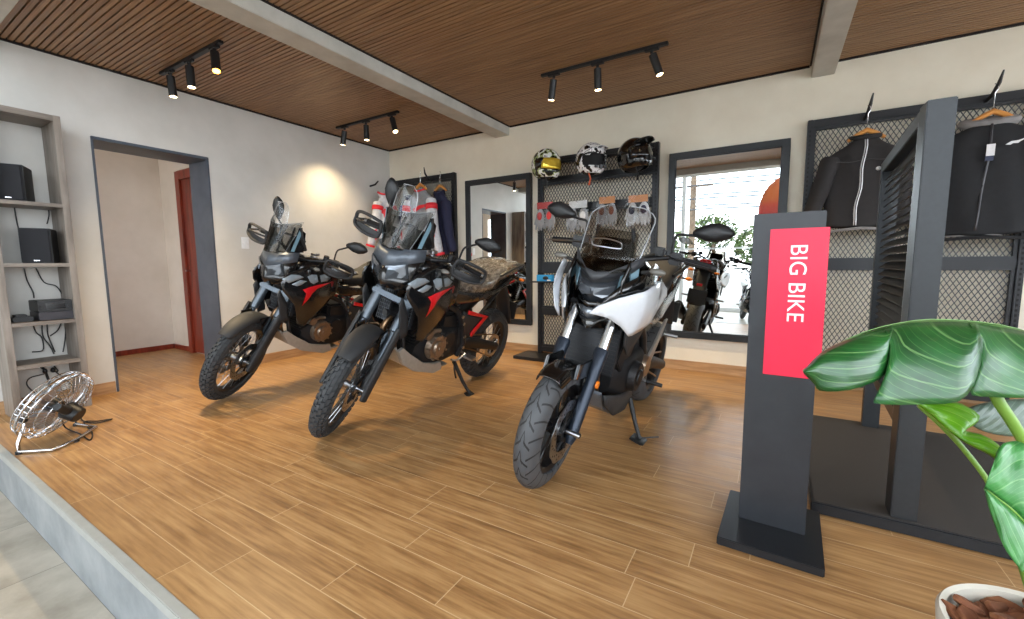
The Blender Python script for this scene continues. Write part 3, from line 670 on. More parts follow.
# jerseys near the corner
M_JGREY = cloth((138, 140, 144), 'heather_grey'); M_JLIGHT = cloth((204, 206, 210), 'pale_grey_cloth'); M_RED = mat('signal_red', (222, 40, 52), .6); M_NAVY = cloth((34, 36, 62), 'navy_cloth'); M_PURP = cloth((66, 58, 120), 'purple_cloth')
def jersey(x, y, z, label, torso, sleeve, seed, W=.215, H=.66, red=True, sl=.58, ry=0, spread=(.10, .10)):
    t = thing('racing_jersey', label, 'jersey', (x, y, z), (0, 0, ry), group='jerseys on the corner rack')
    garment(t, W, H, torso, seed, sl=sl, sleeve=sleeve, sag=.03, depth=.05, spread=spread)
    B().tube([(.075*math.cos(a), -.004+.048*math.sin(a), .002-.03*max(0, -math.sin(a))) for a in [2*PI*k/24 for k in range(25)]], .012, 8).build('collar', M_RED if red else M_NAVY, t)
    if red:
        b = B(); b.prism([(-.07, -.25), (.03, -.21), (.14, -.20), (.13, -.235), (.05, -.25), (-.04, -.285)], -.078, -.074); b.build('chest_lettering', M_RED, t, smooth=0)
        for s_ in (-1, 1):
            p = [(s_*(W*.84+.10*u+.03*u*u), -.012-.03*math.sin(u*3), -.115-sl*u) for u in (.12, .22)]
            B().tube(p, [.0745, .073], 14, cap=False).build('sleeve_patch', M_RED, t, solid=.002)
            p = [(s_*(W*.84+.10*u+.03*u*u), -.012-.03*math.sin(u*3), -.115-sl*u) for u in (.98, 1.02)]
            B().tube(p, [.058, .056], 14).build('cuff', M_RED, t)
            b = B(); b.prism([(0, 0), (.03, .02), (.035, -.10), (.01, -.13)], -.0015, .0015); b.build('cuff_mark', M_RED, t, mat4=Matrix.Translation((s_*(W*.84+.09), -.105, -.50)), smooth=0)
    return t
hk = hook(.82, -.06, 2.165); tag(hk.build('wall_hook', M_BLK), 'curved black peg above the grey jersey', 'hook', 'curved black pegs')
hanger(.85, -.30, 2.045, .10, 'wooden hanger holding the grey and red jersey')
jersey(.85, -.30, 1.995, 'heather grey jersey with red collar and pale sleeves, front of the corner rack', M_JGREY, M_JLIGHT, 2, H=.84, sl=.70)
hanger(1.02, -.12, 2.04, .10, 'wooden hanger behind the grey jersey, holding the navy one')
jersey(1.01, -.13, 1.98, 'dark navy and purple jersey hanging right behind the grey jersey', M_NAVY, M_NAVY, 5, red=False, spread=(.02, .08), W=.14, H=.80, sl=.66)
jersey(.52, -.13, 1.97, 'dark navy jersey hanging left of the grey jersey', M_NAVY, M_PURP, 7, red=False, spread=(.03, .01), W=.13, H=.8, sl=.66)
t = jersey(unproject(384, 200, 1, -.36).x, -.36, 2.00, 'pale jersey with red sleeve print hanging in the room corner', M_JLIGHT, M_JLIGHT, 8, W=.085, H=.72, ry=R(60))
B().ell((.0, -.055, -.30), (.05, .02, .09)).build('red_print', M_RED, t)
hk = B().tube([(.0, -.36, 2.11), (.10, -.36, 2.12), (.16, -.36, 2.16)], [.012, .011, .008], 8); tag(hk.build('wall_hook', M_BLK), 'black peg on the left wall above the corner jersey', 'hook', 'curved black pegs')

# ------------------------------------------------------------------ helmets
def helmet(x, y, z, rx, rz, shell, label, cross=True, visor=None, accents=()):
    t = thing('motorcycle_helmet', label, 'helmet', (x, y, z), (rx, 0, rz), group='helmets on the mesh rack')
    s = .158                                            # faces -y
    def shellpt(a, e, k=1.0):                           # a around z (0 = front -y), e elevation
        r_ = s*k
        x_ = r_*.90*math.cos(e)*math.sin(a); y_ = -r_*1.08*math.cos(e)*math.cos(a); z_ = r_*1.02*math.sin(e)
        if e < 0 and abs(a) < 1.2: y_ -= .055*math.sin(-e)*math.cos(a*1.3)*1.3
        if e < -.5: x_ *= 1.06
        return Vector((x_, y_, z_))
    b = B()
    na, ne = 48, 22
    idx = {}
    vs = []
    for j in range(ne+1):
        e = -0.95+(PI/2-.02+.95)*j/ne
        for i in range(na):
            a = -PI+2*PI*i/na; idx[(i, j)] = len(vs); vs.append(shellpt(a, e))
    fs = []
    for j in range(ne):
        e = -0.95+(PI/2+.95)*(j+.5)/ne
        for i in range(na):
            a = -PI+2*PI*(i+.5)/na
            if abs(a) < 1.12 and -.34 < e < .36-.18*abs(a): continue       # eye port
            k2 = (i+1) % na; fs.append((idx[(i, j)], idx[(k2, j)], idx[(k2, j+1)], idx[(i, j+1)]))
    fs.append(tuple(idx[(i, ne)] for i in range(na)))
    b.add(vs, fs); b.build('shell', shell, t, solid=.008, offset=-1, smooth=60, sub=1)
    b = B(); b.ell((0, .005, .0), (s*.80, s*.95, s*.9)); b.build('inner_padding', mat('helmet_padding', (20, 20, 22), .9), t)
    if visor: 
        rows = [[shellpt(-1.1+2.2*i/14, -.33+.66*j/5, 1.0) for i in range(15)] for j in range(6)]
        B().grid(rows).build('visor', visor, t, solid=.003)
    if cross:                                           # peak and chin bar vents
        rows = []
        for j in range(5):
            u = j/4; rows.append([Vector((.105*(1-.25*u)*q, -.10-.115*u+.03*q*q, .085+.035*math.sin(u*2.2)-.022*q*q)) for q in (-1, -.6, -.2, .2, .6, 1)])
        B().grid(rows).build('peak', shell, t, solid=.005, sub=1)
        b = B()
        for q in (-1, 1): b.box((q*.045-.016, -.205, -.085), (q*.045+.016, -.185, -.06))
        b.box((-.018, -.212, -.09), (.018, -.19, -.055)); b.build('chin_vents', M_BLK, t, smooth=0, bevel=.003)
        b = B(); b.tube([(-.115, -.02, .03), (-.118, -.07, .035), (-.10, -.125, .05), (0, -.15, .06), (.10, -.125, .05), (.118, -.07, .035), (.115, -.02, .03)], .008, 8); b.build('port_trim', M_BLK, t)
    for k, (a0, a1, e0, e1, m) in enumerate(accents):
        rows = [[shellpt(a0+(a1-a0)*i/8+.25*j/4, e0+(e1-e0)*j/4, 1.012) for i in range(9)] for j in range(5)]
        B().grid(rows).build('graphic_patch', m, t, solid=.002)
    B().tube([(-.05, -.06, -.115), (-.03, -.075, -.18), (-.045, -.08, -.24)], [.008, .007, .012], 6).build('chin_strap', M_BLK if not accents or len(accents) < 4 else mat('orange_strap', (196, 92, 60), .7), t)
    return t
def camo(name, cols, sc):
    m = bpy.data.materials.new(name); m.use_nodes = True; q = NT(m); n_ = q.noise(q.map(q.obj(), (1, 1, 1)), sc, 2, .5)
    r_ = q.ramp(n_, [(cols[0][0], lin(cols[0][1]))]+[(p, lin(c)) for p, c in cols[1:]]); r_.node.color_ramp.interpolation = 'CONSTANT'
    q.l.new(r_, q.b.inputs['Base Color']); q.b.inputs['Roughness'].default_value = .2; return m
M_H1 = camo('helmet_green_white', [(0, (30, 34, 30)), (.44, (150, 160, 110)), (.50, (226, 228, 224)), (.60, (40, 44, 40))], 11)
M_H2 = camo('helmet_white_black', [(0, (30, 30, 34)), (.45, (236, 236, 238)), (.58, (120, 120, 126)), (.63, (236, 236, 238))], 13)
M_VIS = mat('gold_visor', (226, 196, 70), .08, .6)
M_VISG = mat('grey_lens', (120, 122, 128), .06, .4)
M_YEL = mat('hi_vis_yellow', (222, 214, 80), .4)
hy = -.36
def hx(px_, py_, y=hy): p = unproject(px_, py_, 1, y); return p.x, p.z
x, z = hx(546, 165); helmet(x, hy, z, R(6), R(66), M_H1, 'green, white and black road helmet with gold visor, leftmost on the rack', False, M_VIS, ((-1.6, -1.2, -.3, .3, M_BLKG), (1.2, 1.5, -.2, .4, M_YEL)))
x, z = hx(591, 160); helmet(x, hy, z, R(8), R(50), M_H2, 'white and black motocross helmet with peak, middle one on the rack', True, None, ((1.3, 1.6, -.2, .3, M_BLKG), (-1.7, -1.35, -.2, .3, M_BLKG), (2.0, 2.4, 0, .5, M_BLKG), (-2.4, -2.0, 0, .5, M_BLKG)))
x, z = hx(634, 156); helmet(x, hy, z, R(-4), R(60), M_BLKG, 'gloss black adventure helmet with peak, rightmost on the rack', True, M_BLKG)
for i, (px_, lb) in enumerate(((548, 'left'), (593, 'middle'), (634, 'right'))):
    x, z = hx(px_, 165, -.16)
    b = B(); b.cyl((x, -.143, 1.955), (x, -.38, 1.965), .009); b.tube([(x, -.38, 1.965), (x, -.39, 1.99)], .009, 8); b.cyl((x, -.28, 1.965), (x, -.28, 1.99), .045, .05)
    tag(b.build('helmet_peg', M_BLK), 'black peg under the %s helmet of the rack' % lb, 'peg', 'helmet pegs')

# ------------------------------------------------------------------ packaged gloves and the blue box on the rack
M_ORH = mat('orange_header_card', (224, 146, 84), .6); M_GLV = mat('grey_glove_cloth', (158, 160, 164), .8); M_GLVR = mat('red_glove_patch', (196, 60, 60), .8); M_BLUE = mat('sky_blue_card', (40, 140, 196), .5)
def glove_pack(px_, py_, sx0, sz0, card, cloth_, patch, label, kind=0):
    sx_, sz_ = sx0*1.35, sz0*1.25; x, z = hx(px_, py_, -.215)
    t = thing('packaged_gloves', label, 'gloves', (x, -.215, z), group='packaged gloves on the mesh rack')
    for s_ in (-1, 1):
        b = B(); o_ = s_*sx_*.26
        b.ell((o_, 0, -.02), (sx_*.24, .022, sz_*.36))
        for k in range(4): b.tube([(o_+(k-1.5)*sx_*.12, 0, .03), (o_+(k-1.5)*sx_*.15, -.008, -sz_*(.42+.05*(k in (1, 2))))], [.011, .009], 8)
        b.tube([(o_+s_*sx_*.2, 0, .0), (o_+s_*sx_*.30, -.01, -sz_*.25)], [.011, .009], 8)
        b.build('glove', cloth_, t)
        B().ell((o_, -.020, .01), (sx_*.14, .010, sz_*.14)).build('knuckle_patch', patch, t)
    B().box((-sx_*.42, -.012, sz_*.28), (sx_*.42, .006, sz_*.50)).build('header_card', card, t, smooth=0, bevel=.001)
    rows = [[Vector((sx_*.52*q, -.030-.010*math.cos(q*1.5+j), sz_*(.5-1.05*j/5))) for q in (-1, -.5, 0, .5, 1)] for j in range(6)]
    B().grid(rows).build('clear_bag', M_PLASTIC, t, sub=1)
    B().cyl((0, .068, sz_*.44), (0, -.05, sz_*.47), .004, n=8).build('peg', M_CHROME, t)
glove_pack(545, 217, .16, .25, M_GLVR, M_GLV, M_GLVR, 'clear bag of grey and red gloves, leftmost below the helmets')
glove_pack(578, 217, .17, .26, M_WHITEP, M_GLV, M_JLIGHT, 'clear bag of pale gloves beside the grey and red ones')
glove_pack(607, 212, .14, .24, M_ORH, M_GLV, mat('brown_patch', (110, 62, 50), .8), 'grey gloves with orange header card, left of the white blue pair')
glove_pack(638, 211, .16, .24, M_ORH, M_JLIGHT, M_NAVY, 'white and navy gloves with orange header card, rightmost on the rack')
x, z = hx(546, 278, -.20); t = thing('boxed_accessory', 'small sky blue box hanging at the left edge of the helmet rack', 'box', (x, -.20, z))
B().box((-.10, -.03, -.035), (.085, .03, .035)).build('blue_card', M_BLUE, t, smooth=0, bevel=.002); B().ell((.01, -.032, .0), (.035, .012, .02)).build('product', M_BLK, t); B().box((.03, -.034, -.03), (.07, -.03, -.018)).build('label_strip', M_WHITEP, t, smooth=0)
b = B(); b.box((x-.20, -.235, z-.052), (x+.12, -.16, z-.037)); b.box((x-.02, -.17, z-.052), (x+.01, -.10, z-.037)); tag(b.build('rack_bracket', M_BLK, smooth=0, bevel=.002), 'flat black bracket shelf under the sky blue box', 'bracket')

# ------------------------------------------------------------------ louvred display stand
t = thing('display_stand', 'tall black louvred partition stand on a wide flat base', 'display stand', (5.5, -1.7, 0))
BX0, BX1, BY0, BY1 = 4.885-5.5, 6.6-5.5, -2.335+1.7, -1.07+1.7
B().box((BX0, BY0, .004), (BX1, BY1, .05)).build('base_board', M_BLKMET, t, smooth=0, bevel=.004)
B().box((BX0+.012, BY0+.012, .05), (BX1-.012, BY1-.012, .052)).build('base_mat', mat('dark_brown_mat', (56, 52, 50), .7, bump=.4, gs=300), t, smooth=0)
HX0, HX1 = 5.142-5.5, 5.222-5.5; PH = 1.62
B().box((HX0, -2.33+1.7+.02, .05), (HX1, -2.235+1.7+.02, PH)).build('front_post', M_FRAME, t, smooth=0, bevel=.003)
PAN = Matrix.Translation((5.18-5.5, -.6, 0))@Matrix.Rotation(R(-3.4), 4, 'Z')@Matrix.Translation((5.5-5.18, .6, 0))
B().box((HX0, -1.17+1.7, .05), (HX1, -1.10+1.7, PH)).build('rear_post', M_FRAME, t, mat4=PAN, smooth=0, bevel=.003)
B().box((HX0, -2.215+1.7, PH-.06), (HX1, -1.17+1.7, PH)).build('top_rail', M_FRAME, t, mat4=PAN, smooth=0, bevel=.003)
B().box((HX0, -2.215+1.7, .40), (HX1, -1.17+1.7, .46)).build('bottom_rail', M_FRAME, t, mat4=PAN, smooth=0, bevel=.003)
z = .49
while z < PH-.08:
    y0, y1 = -2.205+1.7, -1.18+1.7
    q = Matrix.Rotation(R(-40), 3, 'Y')
    B().box((HX0+.012, y0, z), (HX1-.012, y1, z+.006), q).build('louvre_slat', M_BLK, t, mat4=PAN, smooth=0); z += .0385
B().box((HX0-.004, -2.222+1.7, .44), (HX0+.004, -2.207+1.7, PH-.05)).build('edge_trim', mat('pale_edge', (150, 156, 150), .4, .4), t, mat4=PAN, smooth=0)
B().ell((HX0-.015, -1.14+1.7, PH-.03), (.012, .012, .012)).build('corner_cap', M_WHITEP, t, mat4=PAN)

# ------------------------------------------------------------------ sign post
t = thing('sign_post', 'black freestanding sign post with red BIG BIKE panel', 'sign', (4.74, -2.57, 0), (0, 0, R(-2)))
B().box((-.163, -.20, .004), (.165, .20, .035)).build('base_plate', M_BLKMET, t, smooth=0, bevel=.003)
B().box((-.108, -.02, .035), (.112, .02, 1.228)).build('panel', blotch('black_board', [(.3, (32, 35, 40)), (.7, (44, 47, 52))], 9, .38), t, smooth=0, bevel=.002)
o = B().box((-.052, -.027, .632), (.124, -.021, 1.170)).build('red_panel', mat('sign_red', (226, 34, 70), .35, 0, .03), t, smooth=0, bevel=.001); o['label'] = 'red lettered panel'
text_mesh('letter', 'BIG BIKE', .074, M_WHITEP, t, Matrix.Translation((.036, -.0285, .975))@Matrix.Rotation(R(90), 4, 'X')@Matrix.Rotation(R(-90), 4, 'Z'), .0008)

# ------------------------------------------------------------------ potted monstera in the foreground
PC = Vector((5.150, -3.40, 0)); PR, PZ = .150, .40
M_POT = blotch('glazed_pot', [(.3, (206, 200, 186)), (.7, (228, 224, 212))], 5, .3)
t = thing('potted_monstera', 'large leafed monstera in a pale round pot filled with bark', 'potted plant', PC)
b = B(); b.lathe([(.001, 0), (.10, 0), (.118, .02), (.138, .2), (PR, PZ-.03), (PR+.002, PZ-.008), (PR-.003, PZ), (PR-.012, PZ-.004), (PR-.014, PZ-.05), (.12, PZ-.12), (.001, PZ-.12)], 56, 'Z'); b.build('pot', M_POT, t, smooth=50)
B().lathe([(.001, PZ-.055), (.134, PZ-.055), (.13, PZ-.10), (.001, PZ-.10)], 40, 'Z').build('soil', mat('soil', (44, 32, 26), .95, bump=.8, gs=80), t)
M_BARKC = blotch('bark_chips', [(.3, (84, 48, 30)), (.5, (128, 78, 50)), (.7, (166, 116, 80))], 6, .8, (1, 4, 8), bump=1.0)
rnd = random.Random(5)
def jag(n, L, W_):
    poly = []
    for k in range(n):
        a = 2*PI*k/n; r_ = rnd.uniform(.75, 1.1); poly.append((L*r_*math.cos(a), W_*r_*math.sin(a)))
    return poly
for k in range(70):
    a = rnd.uniform(0, 2*PI); r_ = .112*math.sqrt(rnd.random()); L = rnd.uniform(.022, .055); poly = jag(9, L, L*rnd.uniform(.4, .7))
    q = Matrix.Translation((r_*math.cos(a), r_*math.sin(a), PZ-.04+rnd.uniform(.005, .045)))@Matrix.Rotation(rnd.uniform(0, 6.28), 4, 'Z')@Matrix.Rotation(rnd.uniform(-.45, .45), 4, 'X')@Matrix.Rotation(rnd.uniform(-.4, .4), 4, 'Y')
    B().prism(poly, -.005, .006, 'XY').build('bark_chip', M_BARKC, t, mat4=q, smooth=0, bevel=.002, seg=1)
def leaf_mat(name, dark, mid, vein, trans):
    m = bpy.data.materials.new(name); m.use_nodes = True; q = NT(m)
    uv = q.new('ShaderNodeUVMap').outputs[0]; u, v, _ = q.sep(uv)
    au = q.m('ABSOLUTE', u)
    mid_ = q.m('LESS_THAN', au, .022)
    side = q.m('FRACT', q.m('ADD', q.m('MULTIPLY', v, 7.0), q.m('MULTIPLY', q.m('POWER', au, 1.25), -3.2)))
    sv = q.m('LESS_THAN', q.m('ABSOLUTE', q.m('SUBTRACT', side, .5)), .035)
    fine = q.m('LESS_THAN', q.m('ABSOLUTE', q.m('SUBTRACT', q.m('FRACT', q.m('ADD', q.m('MULTIPLY', v, 35.0), q.m('MULTIPLY', au, -12.0))), .5)), .05)
    n_ = q.noise(q.obj(), 14, 4)
    c = q.ramp(n_, [(.3, lin(dark)), (.7, lin(mid))])
    c = q.mix(q.m('MULTIPLY', fine, .16), c, lin(vein)); c = q.mix(q.m('MULTIPLY', sv, .32), c, lin(vein)); c = q.mix(q.m('MULTIPLY', mid_, .9), c, lin(vein))
    q.l.new(c, q.b.inputs['Base Color']); q.b.inputs['Roughness'].default_value = .28; q.b.inputs['Specular IOR Level'].default_value = .6
    h = q.m('ADD', q.m('MULTIPLY', q.m('ABSOLUTE', q.m('SUBTRACT', side, .5)), 1.0), q.m('MULTIPLY', n_, .2)); q.bump(h, .22, .010)
    tl = q.new('ShaderNodeBsdfTranslucent'); q.l.new(c, tl.inputs[0]); mx = q.new('ShaderNodeMixShader'); mx.inputs[0].default_value = trans
    q.l.new(q.b.outputs[0], mx.inputs[1]); q.l.new(tl.outputs[0], mx.inputs[2]); q.l.new(mx.outputs[0], q.n['Material Output'].inputs[0])
    return m
M_LF = leaf_mat('monstera_leaf', (16, 66, 28), (36, 100, 44), (140, 184, 112), .15)
M_LFB = leaf_mat('young_monstera_leaf', (84, 150, 20), (120, 184, 34), (196, 220, 120), .35)
M_LFD = leaf_mat('mid_green_leaf', (44, 116, 50), (84, 154, 84), (150, 200, 130), .22)
M_LFC = leaf_mat('grey_green_leaf', (76, 96, 84), (104, 124, 110), (150, 170, 150), .2)
def U(x, y, d):                                        # photo pixel at distance d in front of the lens
    r_ = cR*((x-512)/FPX)-cU*((y-309.5)/FPX)+cF; return CAM+r_*d
def spline_pts(pts, n=6):
    out = []
    for i in range(len(pts)-1):
        p0 = pts[max(i-1, 0)]; p1 = pts[i]; p2 = pts[i+1]; p3 = pts[min(i+2, len(pts)-1)]
        for k in range(n):
            u = k/n; out.append(.5*((2*p1)+(-p0+p2)*u+(2*p0-5*p1+4*p2-p3)*u*u+(-p0+3*p1-3*p2+p3)*u**3))
    out.append(pts[-1]); return out
crown = PC+Vector((.02, .02, PZ-.05))
def leaf_patch(name, lobes, m, bulge=.02, seed=0, vscale=1.0, side=1):
    """one leaf blade; every lobe runs from its midrib points to its rim points (pixel x, y, distance)"""
    me_v, me_f, uvs = [], [], []
    for li, (top, bot) in enumerate(lobes):
        n = 16; nu = 10
        def sample(pts, q):
            f_ = q*(len(pts)-1); i_ = min(int(f_), len(pts)-2); w = f_-i_
            p0 = Vector(pts[max(i_-1, 0)]); p1 = Vector(pts[i_]); p2 = Vector(pts[i_+1]); p3 = Vector(pts[min(i_+2, len(pts)-1)])
            return .5*((2*p1)+(-p0+p2)*w+(2*p0-5*p1+4*p2-p3)*w*w+(-p0+3*p1-3*p2+p3)*w**3)
        k0 = len(me_v)
        for i_ in range(n+1):
            a = sample(top, i_/n); c = sample(bot, i_/n)
            for j_ in range(nu+1):
                w = j_/nu; p = a*(1-w)+c*w
                P3 = U(p.x, p.y, p.z-bulge*math.sin(PI*w**.7)*1.0-.004*math.sin(i_/n*14+seed+li)*w)-PC
                me_v.append(tuple(P3)); uvs.append((w*side+.0001, (li+i_/n)/len(lobes)*vscale))
        for i_ in range(n):
            for j_ in range(nu):
                q = k0+i_*(nu+1)+j_; me_f.append((q, q+1, q+nu+2, q+nu+1))
    me = bpy.data.meshes.new(name); me.from_pydata(me_v, [], me_f); me.materials.append(m)
    ul = me.uv_layers.new(name='UVMap')
    for lp in me.loops: ul.data[lp.index].uv = uvs[lp.vertex_index]
    me.shade_smooth(); o = bpy.data.objects.new(name, me); COL.objects.link(o); o.parent = t
    q = o.modifiers.new('thickness', 'SOLIDIFY'); q.thickness = .0012; return o
A_ = [((803, 371, .80), (822, 352, .82), (850, 338, .84), (876, 330, .86), (893, 326, .87)), ((804, 374, .80), (814, 384, .79), (821, 391, .785), (850, 390, .785), (880, 379, .80), (889, 366, .82), (890, 346, .85))]
B_ = [((884, 328, .868), (905, 322, .875), (930, 320, .88), (955, 320, .885), (978, 323, .89)), ((889, 343, .86), (888, 368, .82), (877, 396, .79), (874, 403, .785), (900, 405, .785), (930, 404, .785), (958, 402, .79), (974, 385, .81), (984, 350, .85))]
C_ = [((968, 321, .893), (990, 324, .90), (1015, 328, .905), (1040, 335, .91), (1070, 350, .915)), ((982, 345, .88), (980, 372, .85), (970, 393, .83), (990, 397, .825), (1020, 398, .825), (1050, 398, .83), (1085, 392, .84))]
leaf_patch('leaf', [A_, B_, C_], M_LF, .028, 1)
far = [((803, 371, .80), (850, 338, .84), (905, 322, .875), (955, 320, .885), (1015, 328, .905), (1070, 350, .915)), ((806, 368, .815), (850, 340, .93), (900, 330, 1.0), (960, 332, 1.03), (1020, 342, 1.04), (1075, 362, 1.0))]
leaf_patch('leaf', [far], M_LF, -.006, 2, 3, -1)
leaf_patch('leaf', [[((917, 404, 1.0), (934, 418, .98), (950, 432, .96), (968, 444, .94), (990, 455, .92), (1014, 472, .90)), ((919, 403, 1.0), (952, 401, .99), (978, 414, .98), (975, 424, .965), (962, 430, .96), (985, 436, .945), (1003, 450, .92), (1016, 470, .90))]], M_LFB, .012, 3, .6)
leaf_patch('leaf', [[((984, 488, .86), (1000, 500, .85), (1018, 515, .84), (1040, 540, .83)), ((996, 455, .86), (1004, 443, .87), (1024, 444, .87), (1045, 470, .86))], [((984, 488, .86), (1000, 500, .85), (1018, 515, .84), (1040, 540, .83)), ((984, 490, .86), (990, 512, .84), (1003, 545, .82), (1022, 572, .80))]], M_LFD, .012, 4, .8)
leaf_patch('leaf', [[((1035, 398, 1.1), (1005, 400, 1.1), (980, 404, 1.1), (958, 412, 1.1)), ((1040, 436, 1.08), (1008, 436, 1.08), (980, 430, 1.09), (958, 414, 1.1))]], M_LFC, .01, 5)
M_STEM = mat('leaf_stem', (112, 150, 60), .4)
b = B(); b.tube(spline_pts([crown-PC, U(1062, 520, .93)-PC, U(1040, 470, .92)-PC, U(1014, 425, .905)-PC, U(996, 396, .90)-PC, U(985, 360, .905)-PC, U(976, 326, .895)-PC]), .0105, 10); b.build('stem', M_STEM, t)
b = B(); b.tube(spline_pts([crown-PC+Vector((-.02, 0, 0)), U(1010, 530, .95)-PC, U(990, 485, .97)-PC, U(966, 452, .985)-PC, U(944, 428, .985)-PC, U(919, 405, 1.0)-PC]), .0060, 10); b.build('stem', M_STEM, t)
b = B(); b.tube(spline_pts([crown-PC+Vector((.03, 0, 0)), U(1065, 560, .86)-PC, U(1046, 545, .835)-PC, U(1018, 515, .842)-PC, U(986, 489, .86)-PC]), .005, 10); b.build('stem', M_STEM, t)

# ------------------------------------------------------------------ motorcycles (x forward, y left, z up from the ground between the wheels)
M_TYRE = mat('tyre_rubber', (54, 56, 58), .75, bump=.2, gs=200)
M_CAST = mat('black_wheel_paint', (20, 20, 22), .3)
M_STEEL = mat('brushed_steel', (170, 172, 176), .28, 1, .05)
M_ALU = mat('pale_cast_aluminium', (176, 174, 168), .4, .5, .08)
M_BRONZE = mat('bronze_engine_cover', (142, 126, 110), .32, .8, .1)
M_ENG = mat('dark_engine_casting', (40, 40, 42), .5, .5)
M_FAIR = mat('satin_black_fairing', (18, 19, 21), .2, 0, .05, coat=.5)
M_SLATE = mat('slate_grey_fairing', (90, 97, 106), .35, .3, .04)
M_FORK = mat('blue_grey_fork_tube', (84, 92, 100), .34, .6, .05)
M_MATT = mat('matt_black_plastic', (40, 41, 43), .6, bump=.15, gs=300)
M_REDP = mat('racing_red_paint', (218, 24, 34), .3)
M_SILV = mat('silver_graphic', (150, 160, 168), .3, .3)
M_WHITE = mat('pearl_white_paint', (222, 226, 232), .22, 0, .02, coat=.4)
M_LENSH = mat('headlight_lens', (130, 136, 144), .1, .7, .05, 30)
M_LENSD = mat('headlight_dark', (58, 62, 68), .12, .4)
M_SMOKE = pane_mat('smoked_screen', (.80, .76, .70), .72, .14, .35)
M_TINT = pane_mat('tinted_screen', (.84, .84, .82), .60, .06, .28)
M_SCREEN = pane_mat('clear_screen', (.98, .99, 1), .95, .04, .28)
M_RADM = mat('radiator_core', (44, 46, 50), .55, .4)
M_RADG = mat('radiator_guard', (120, 124, 130), .4, .7)
M_AMB = mat('amber_reflector', (240, 130, 40), .2)
M_TAIL = mat('red_tail_lens', (230, 20, 30), .15)
M_HEAT = mat('heat_tinted_pipe', (140, 112, 84), .3, .9)
M_RUBG = mat('grip_rubber', (22, 22, 24), .8)
M_SEAT = mat('seat_vinyl', (26, 26, 28), .65)
def wrap_mat():
    m = bpy.data.materials.new('crumpled_clear_wrap'); m.use_nodes = True; t = NT(m)
    f = t.noise(t.map(t.obj(), (1, 2.4, 1.4), rot=(.3, .2, .7)), 26, 6, .7); g = t.noise(t.map(t.obj(), (1, 1.6, 1), (3, 1, 2)), 12, 3, .5)
    r_ = t.ramp(t.m('MULTIPLY_ADD', f, .7, t.m('MULTIPLY', g, .3)), [(.38, lin((96, 90, 80))), (.50, lin((138, 130, 118))), (.60, lin((184, 176, 164))), (.68, lin((228, 224, 214)))])  # pale stops paint the highlights along the folds into the colour
    t.l.new(r_, t.b.inputs['Base Color']); t.b.inputs['Roughness'].default_value = .12; t.b.inputs['Specular IOR Level'].default_value = .9
    t.b.inputs['Coat Weight'].default_value = .8; t.bump(f, .9, .03); return m
M_WRAP = wrap_mat()
def street_tread():
    m = bpy.data.materials.new('street_tread'); m.use_nodes = True; t = NT(m); x, y, z = t.sep(t.obj())
    a = t.m('DIVIDE', t.m('ARCTAN2', z, x), 2*PI); ay = t.m('ABSOLUTE', y)
    def groove(freq, slope, lo, hi, w, ph):
        f = t.m('FRACT', t.m('ADD', t.m('ADD', t.m('MULTIPLY', a, freq), t.m('MULTIPLY', ay, slope)), ph))
        d = t.m('LESS_THAN', t.m('ABSOLUTE', t.m('SUBTRACT', f, .5)), w)
        q = t.m('MULTIPLY', t.m('GREATER_THAN', ay, lo), t.m('LESS_THAN', ay, hi)); return t.m('MULTIPLY', d, q)
    sgn = t.m('MULTIPLY', t.m('SIGN', y), .25)
    g = t.m('MAXIMUM', groove(22, 14, .006, .034, .07, 0), t.m('MAXIMUM', groove(22, -10, .026, .058, .06, .35), groove(22, 50, .0, .014, .08, .6)))
    c = t.mix(g, lin((70, 72, 75)), lin((24, 24, 26))); t.l.new(c, t.b.inputs['Base Color']); t.b.inputs['Roughness'].default_value = .6
    t.bump(t.m('SUBTRACT', 1.0, g), .8, .006); return m
M_STREET = street_tread()
TR = Matrix.Translation
def steer_matrix(A, rake, ang):
    ax = Vector((-math.sin(rake), 0, math.cos(rake))); p = Vector((A, 0, 0))
    return TR(p)@Matrix.Rotation(ang, 4, ax)@TR(-p)
def tyre_profile(Rr, w, rim):
    """cross section from one bead over the crown to the other"""
    pr = []
    for k in range(17):
        a = PI*k/16; y = -w*math.cos(a); h = math.sin(a)**.8
        pr.append((rim+(Rr-rim)*h, y if abs(y) < w*.98 else y*.98))
    return [(rim-.004, -w*.72)]+pr+[(rim-.004, w*.72)]
def disc_brake(y, r, parent, wavy=0, m=None):
    b = B(); n = 72
    ro = [r*(1+(.025*math.sin(2*PI*k/n*wavy) if wavy else 0)) for k in range(n)]
    for (ra, rb) in ((.66, 1.0),):
        rings = []
        for k in range(n):
            a = 2*PI*k/n; c, s_ = math.cos(a), math.sin(a)
            rings.append([Vector((ro[k]*ra*c, y-.002, ro[k]*ra*s_)), Vector((ro[k]*c, y-.002, ro[k]*s_)), Vector((ro[k]*c, y+.002, ro[k]*s_)), Vector((ro[k]*ra*c, y+.002, ro[k]*ra*s_))])
        b.rings(rings, cap=False, closed=True)
    b.build('brake_disc', m or M_STEEL, parent, smooth=30)
    b = B()
    for k in range(36):
        a = 2*PI*k/36; q = r*(.76+.14*(k % 3)/2); c = Vector((q*math.cos(a), y, q*math.sin(a))); b.cyl(c-Vector((0, .0026, 0)), c+Vector((0, .0026, 0)), .005, n=8)
    b.build('disc_holes', M_BLK, parent)
    b = B()
    for k in range(6):
        a = 2*PI*k/6; b.tube([(.05*math.cos(a), y, .05*math.sin(a)), (r*.68*math.cos(a+.25), y, r*.68*math.sin(a+.25))], .008, 6)
    b.lathe([(.03, y-.006), (.055, y-.006), (.055, y+.006), (.03, y+.006)], 24, closed=True); b.build('disc_carrier', M_BLK, parent)
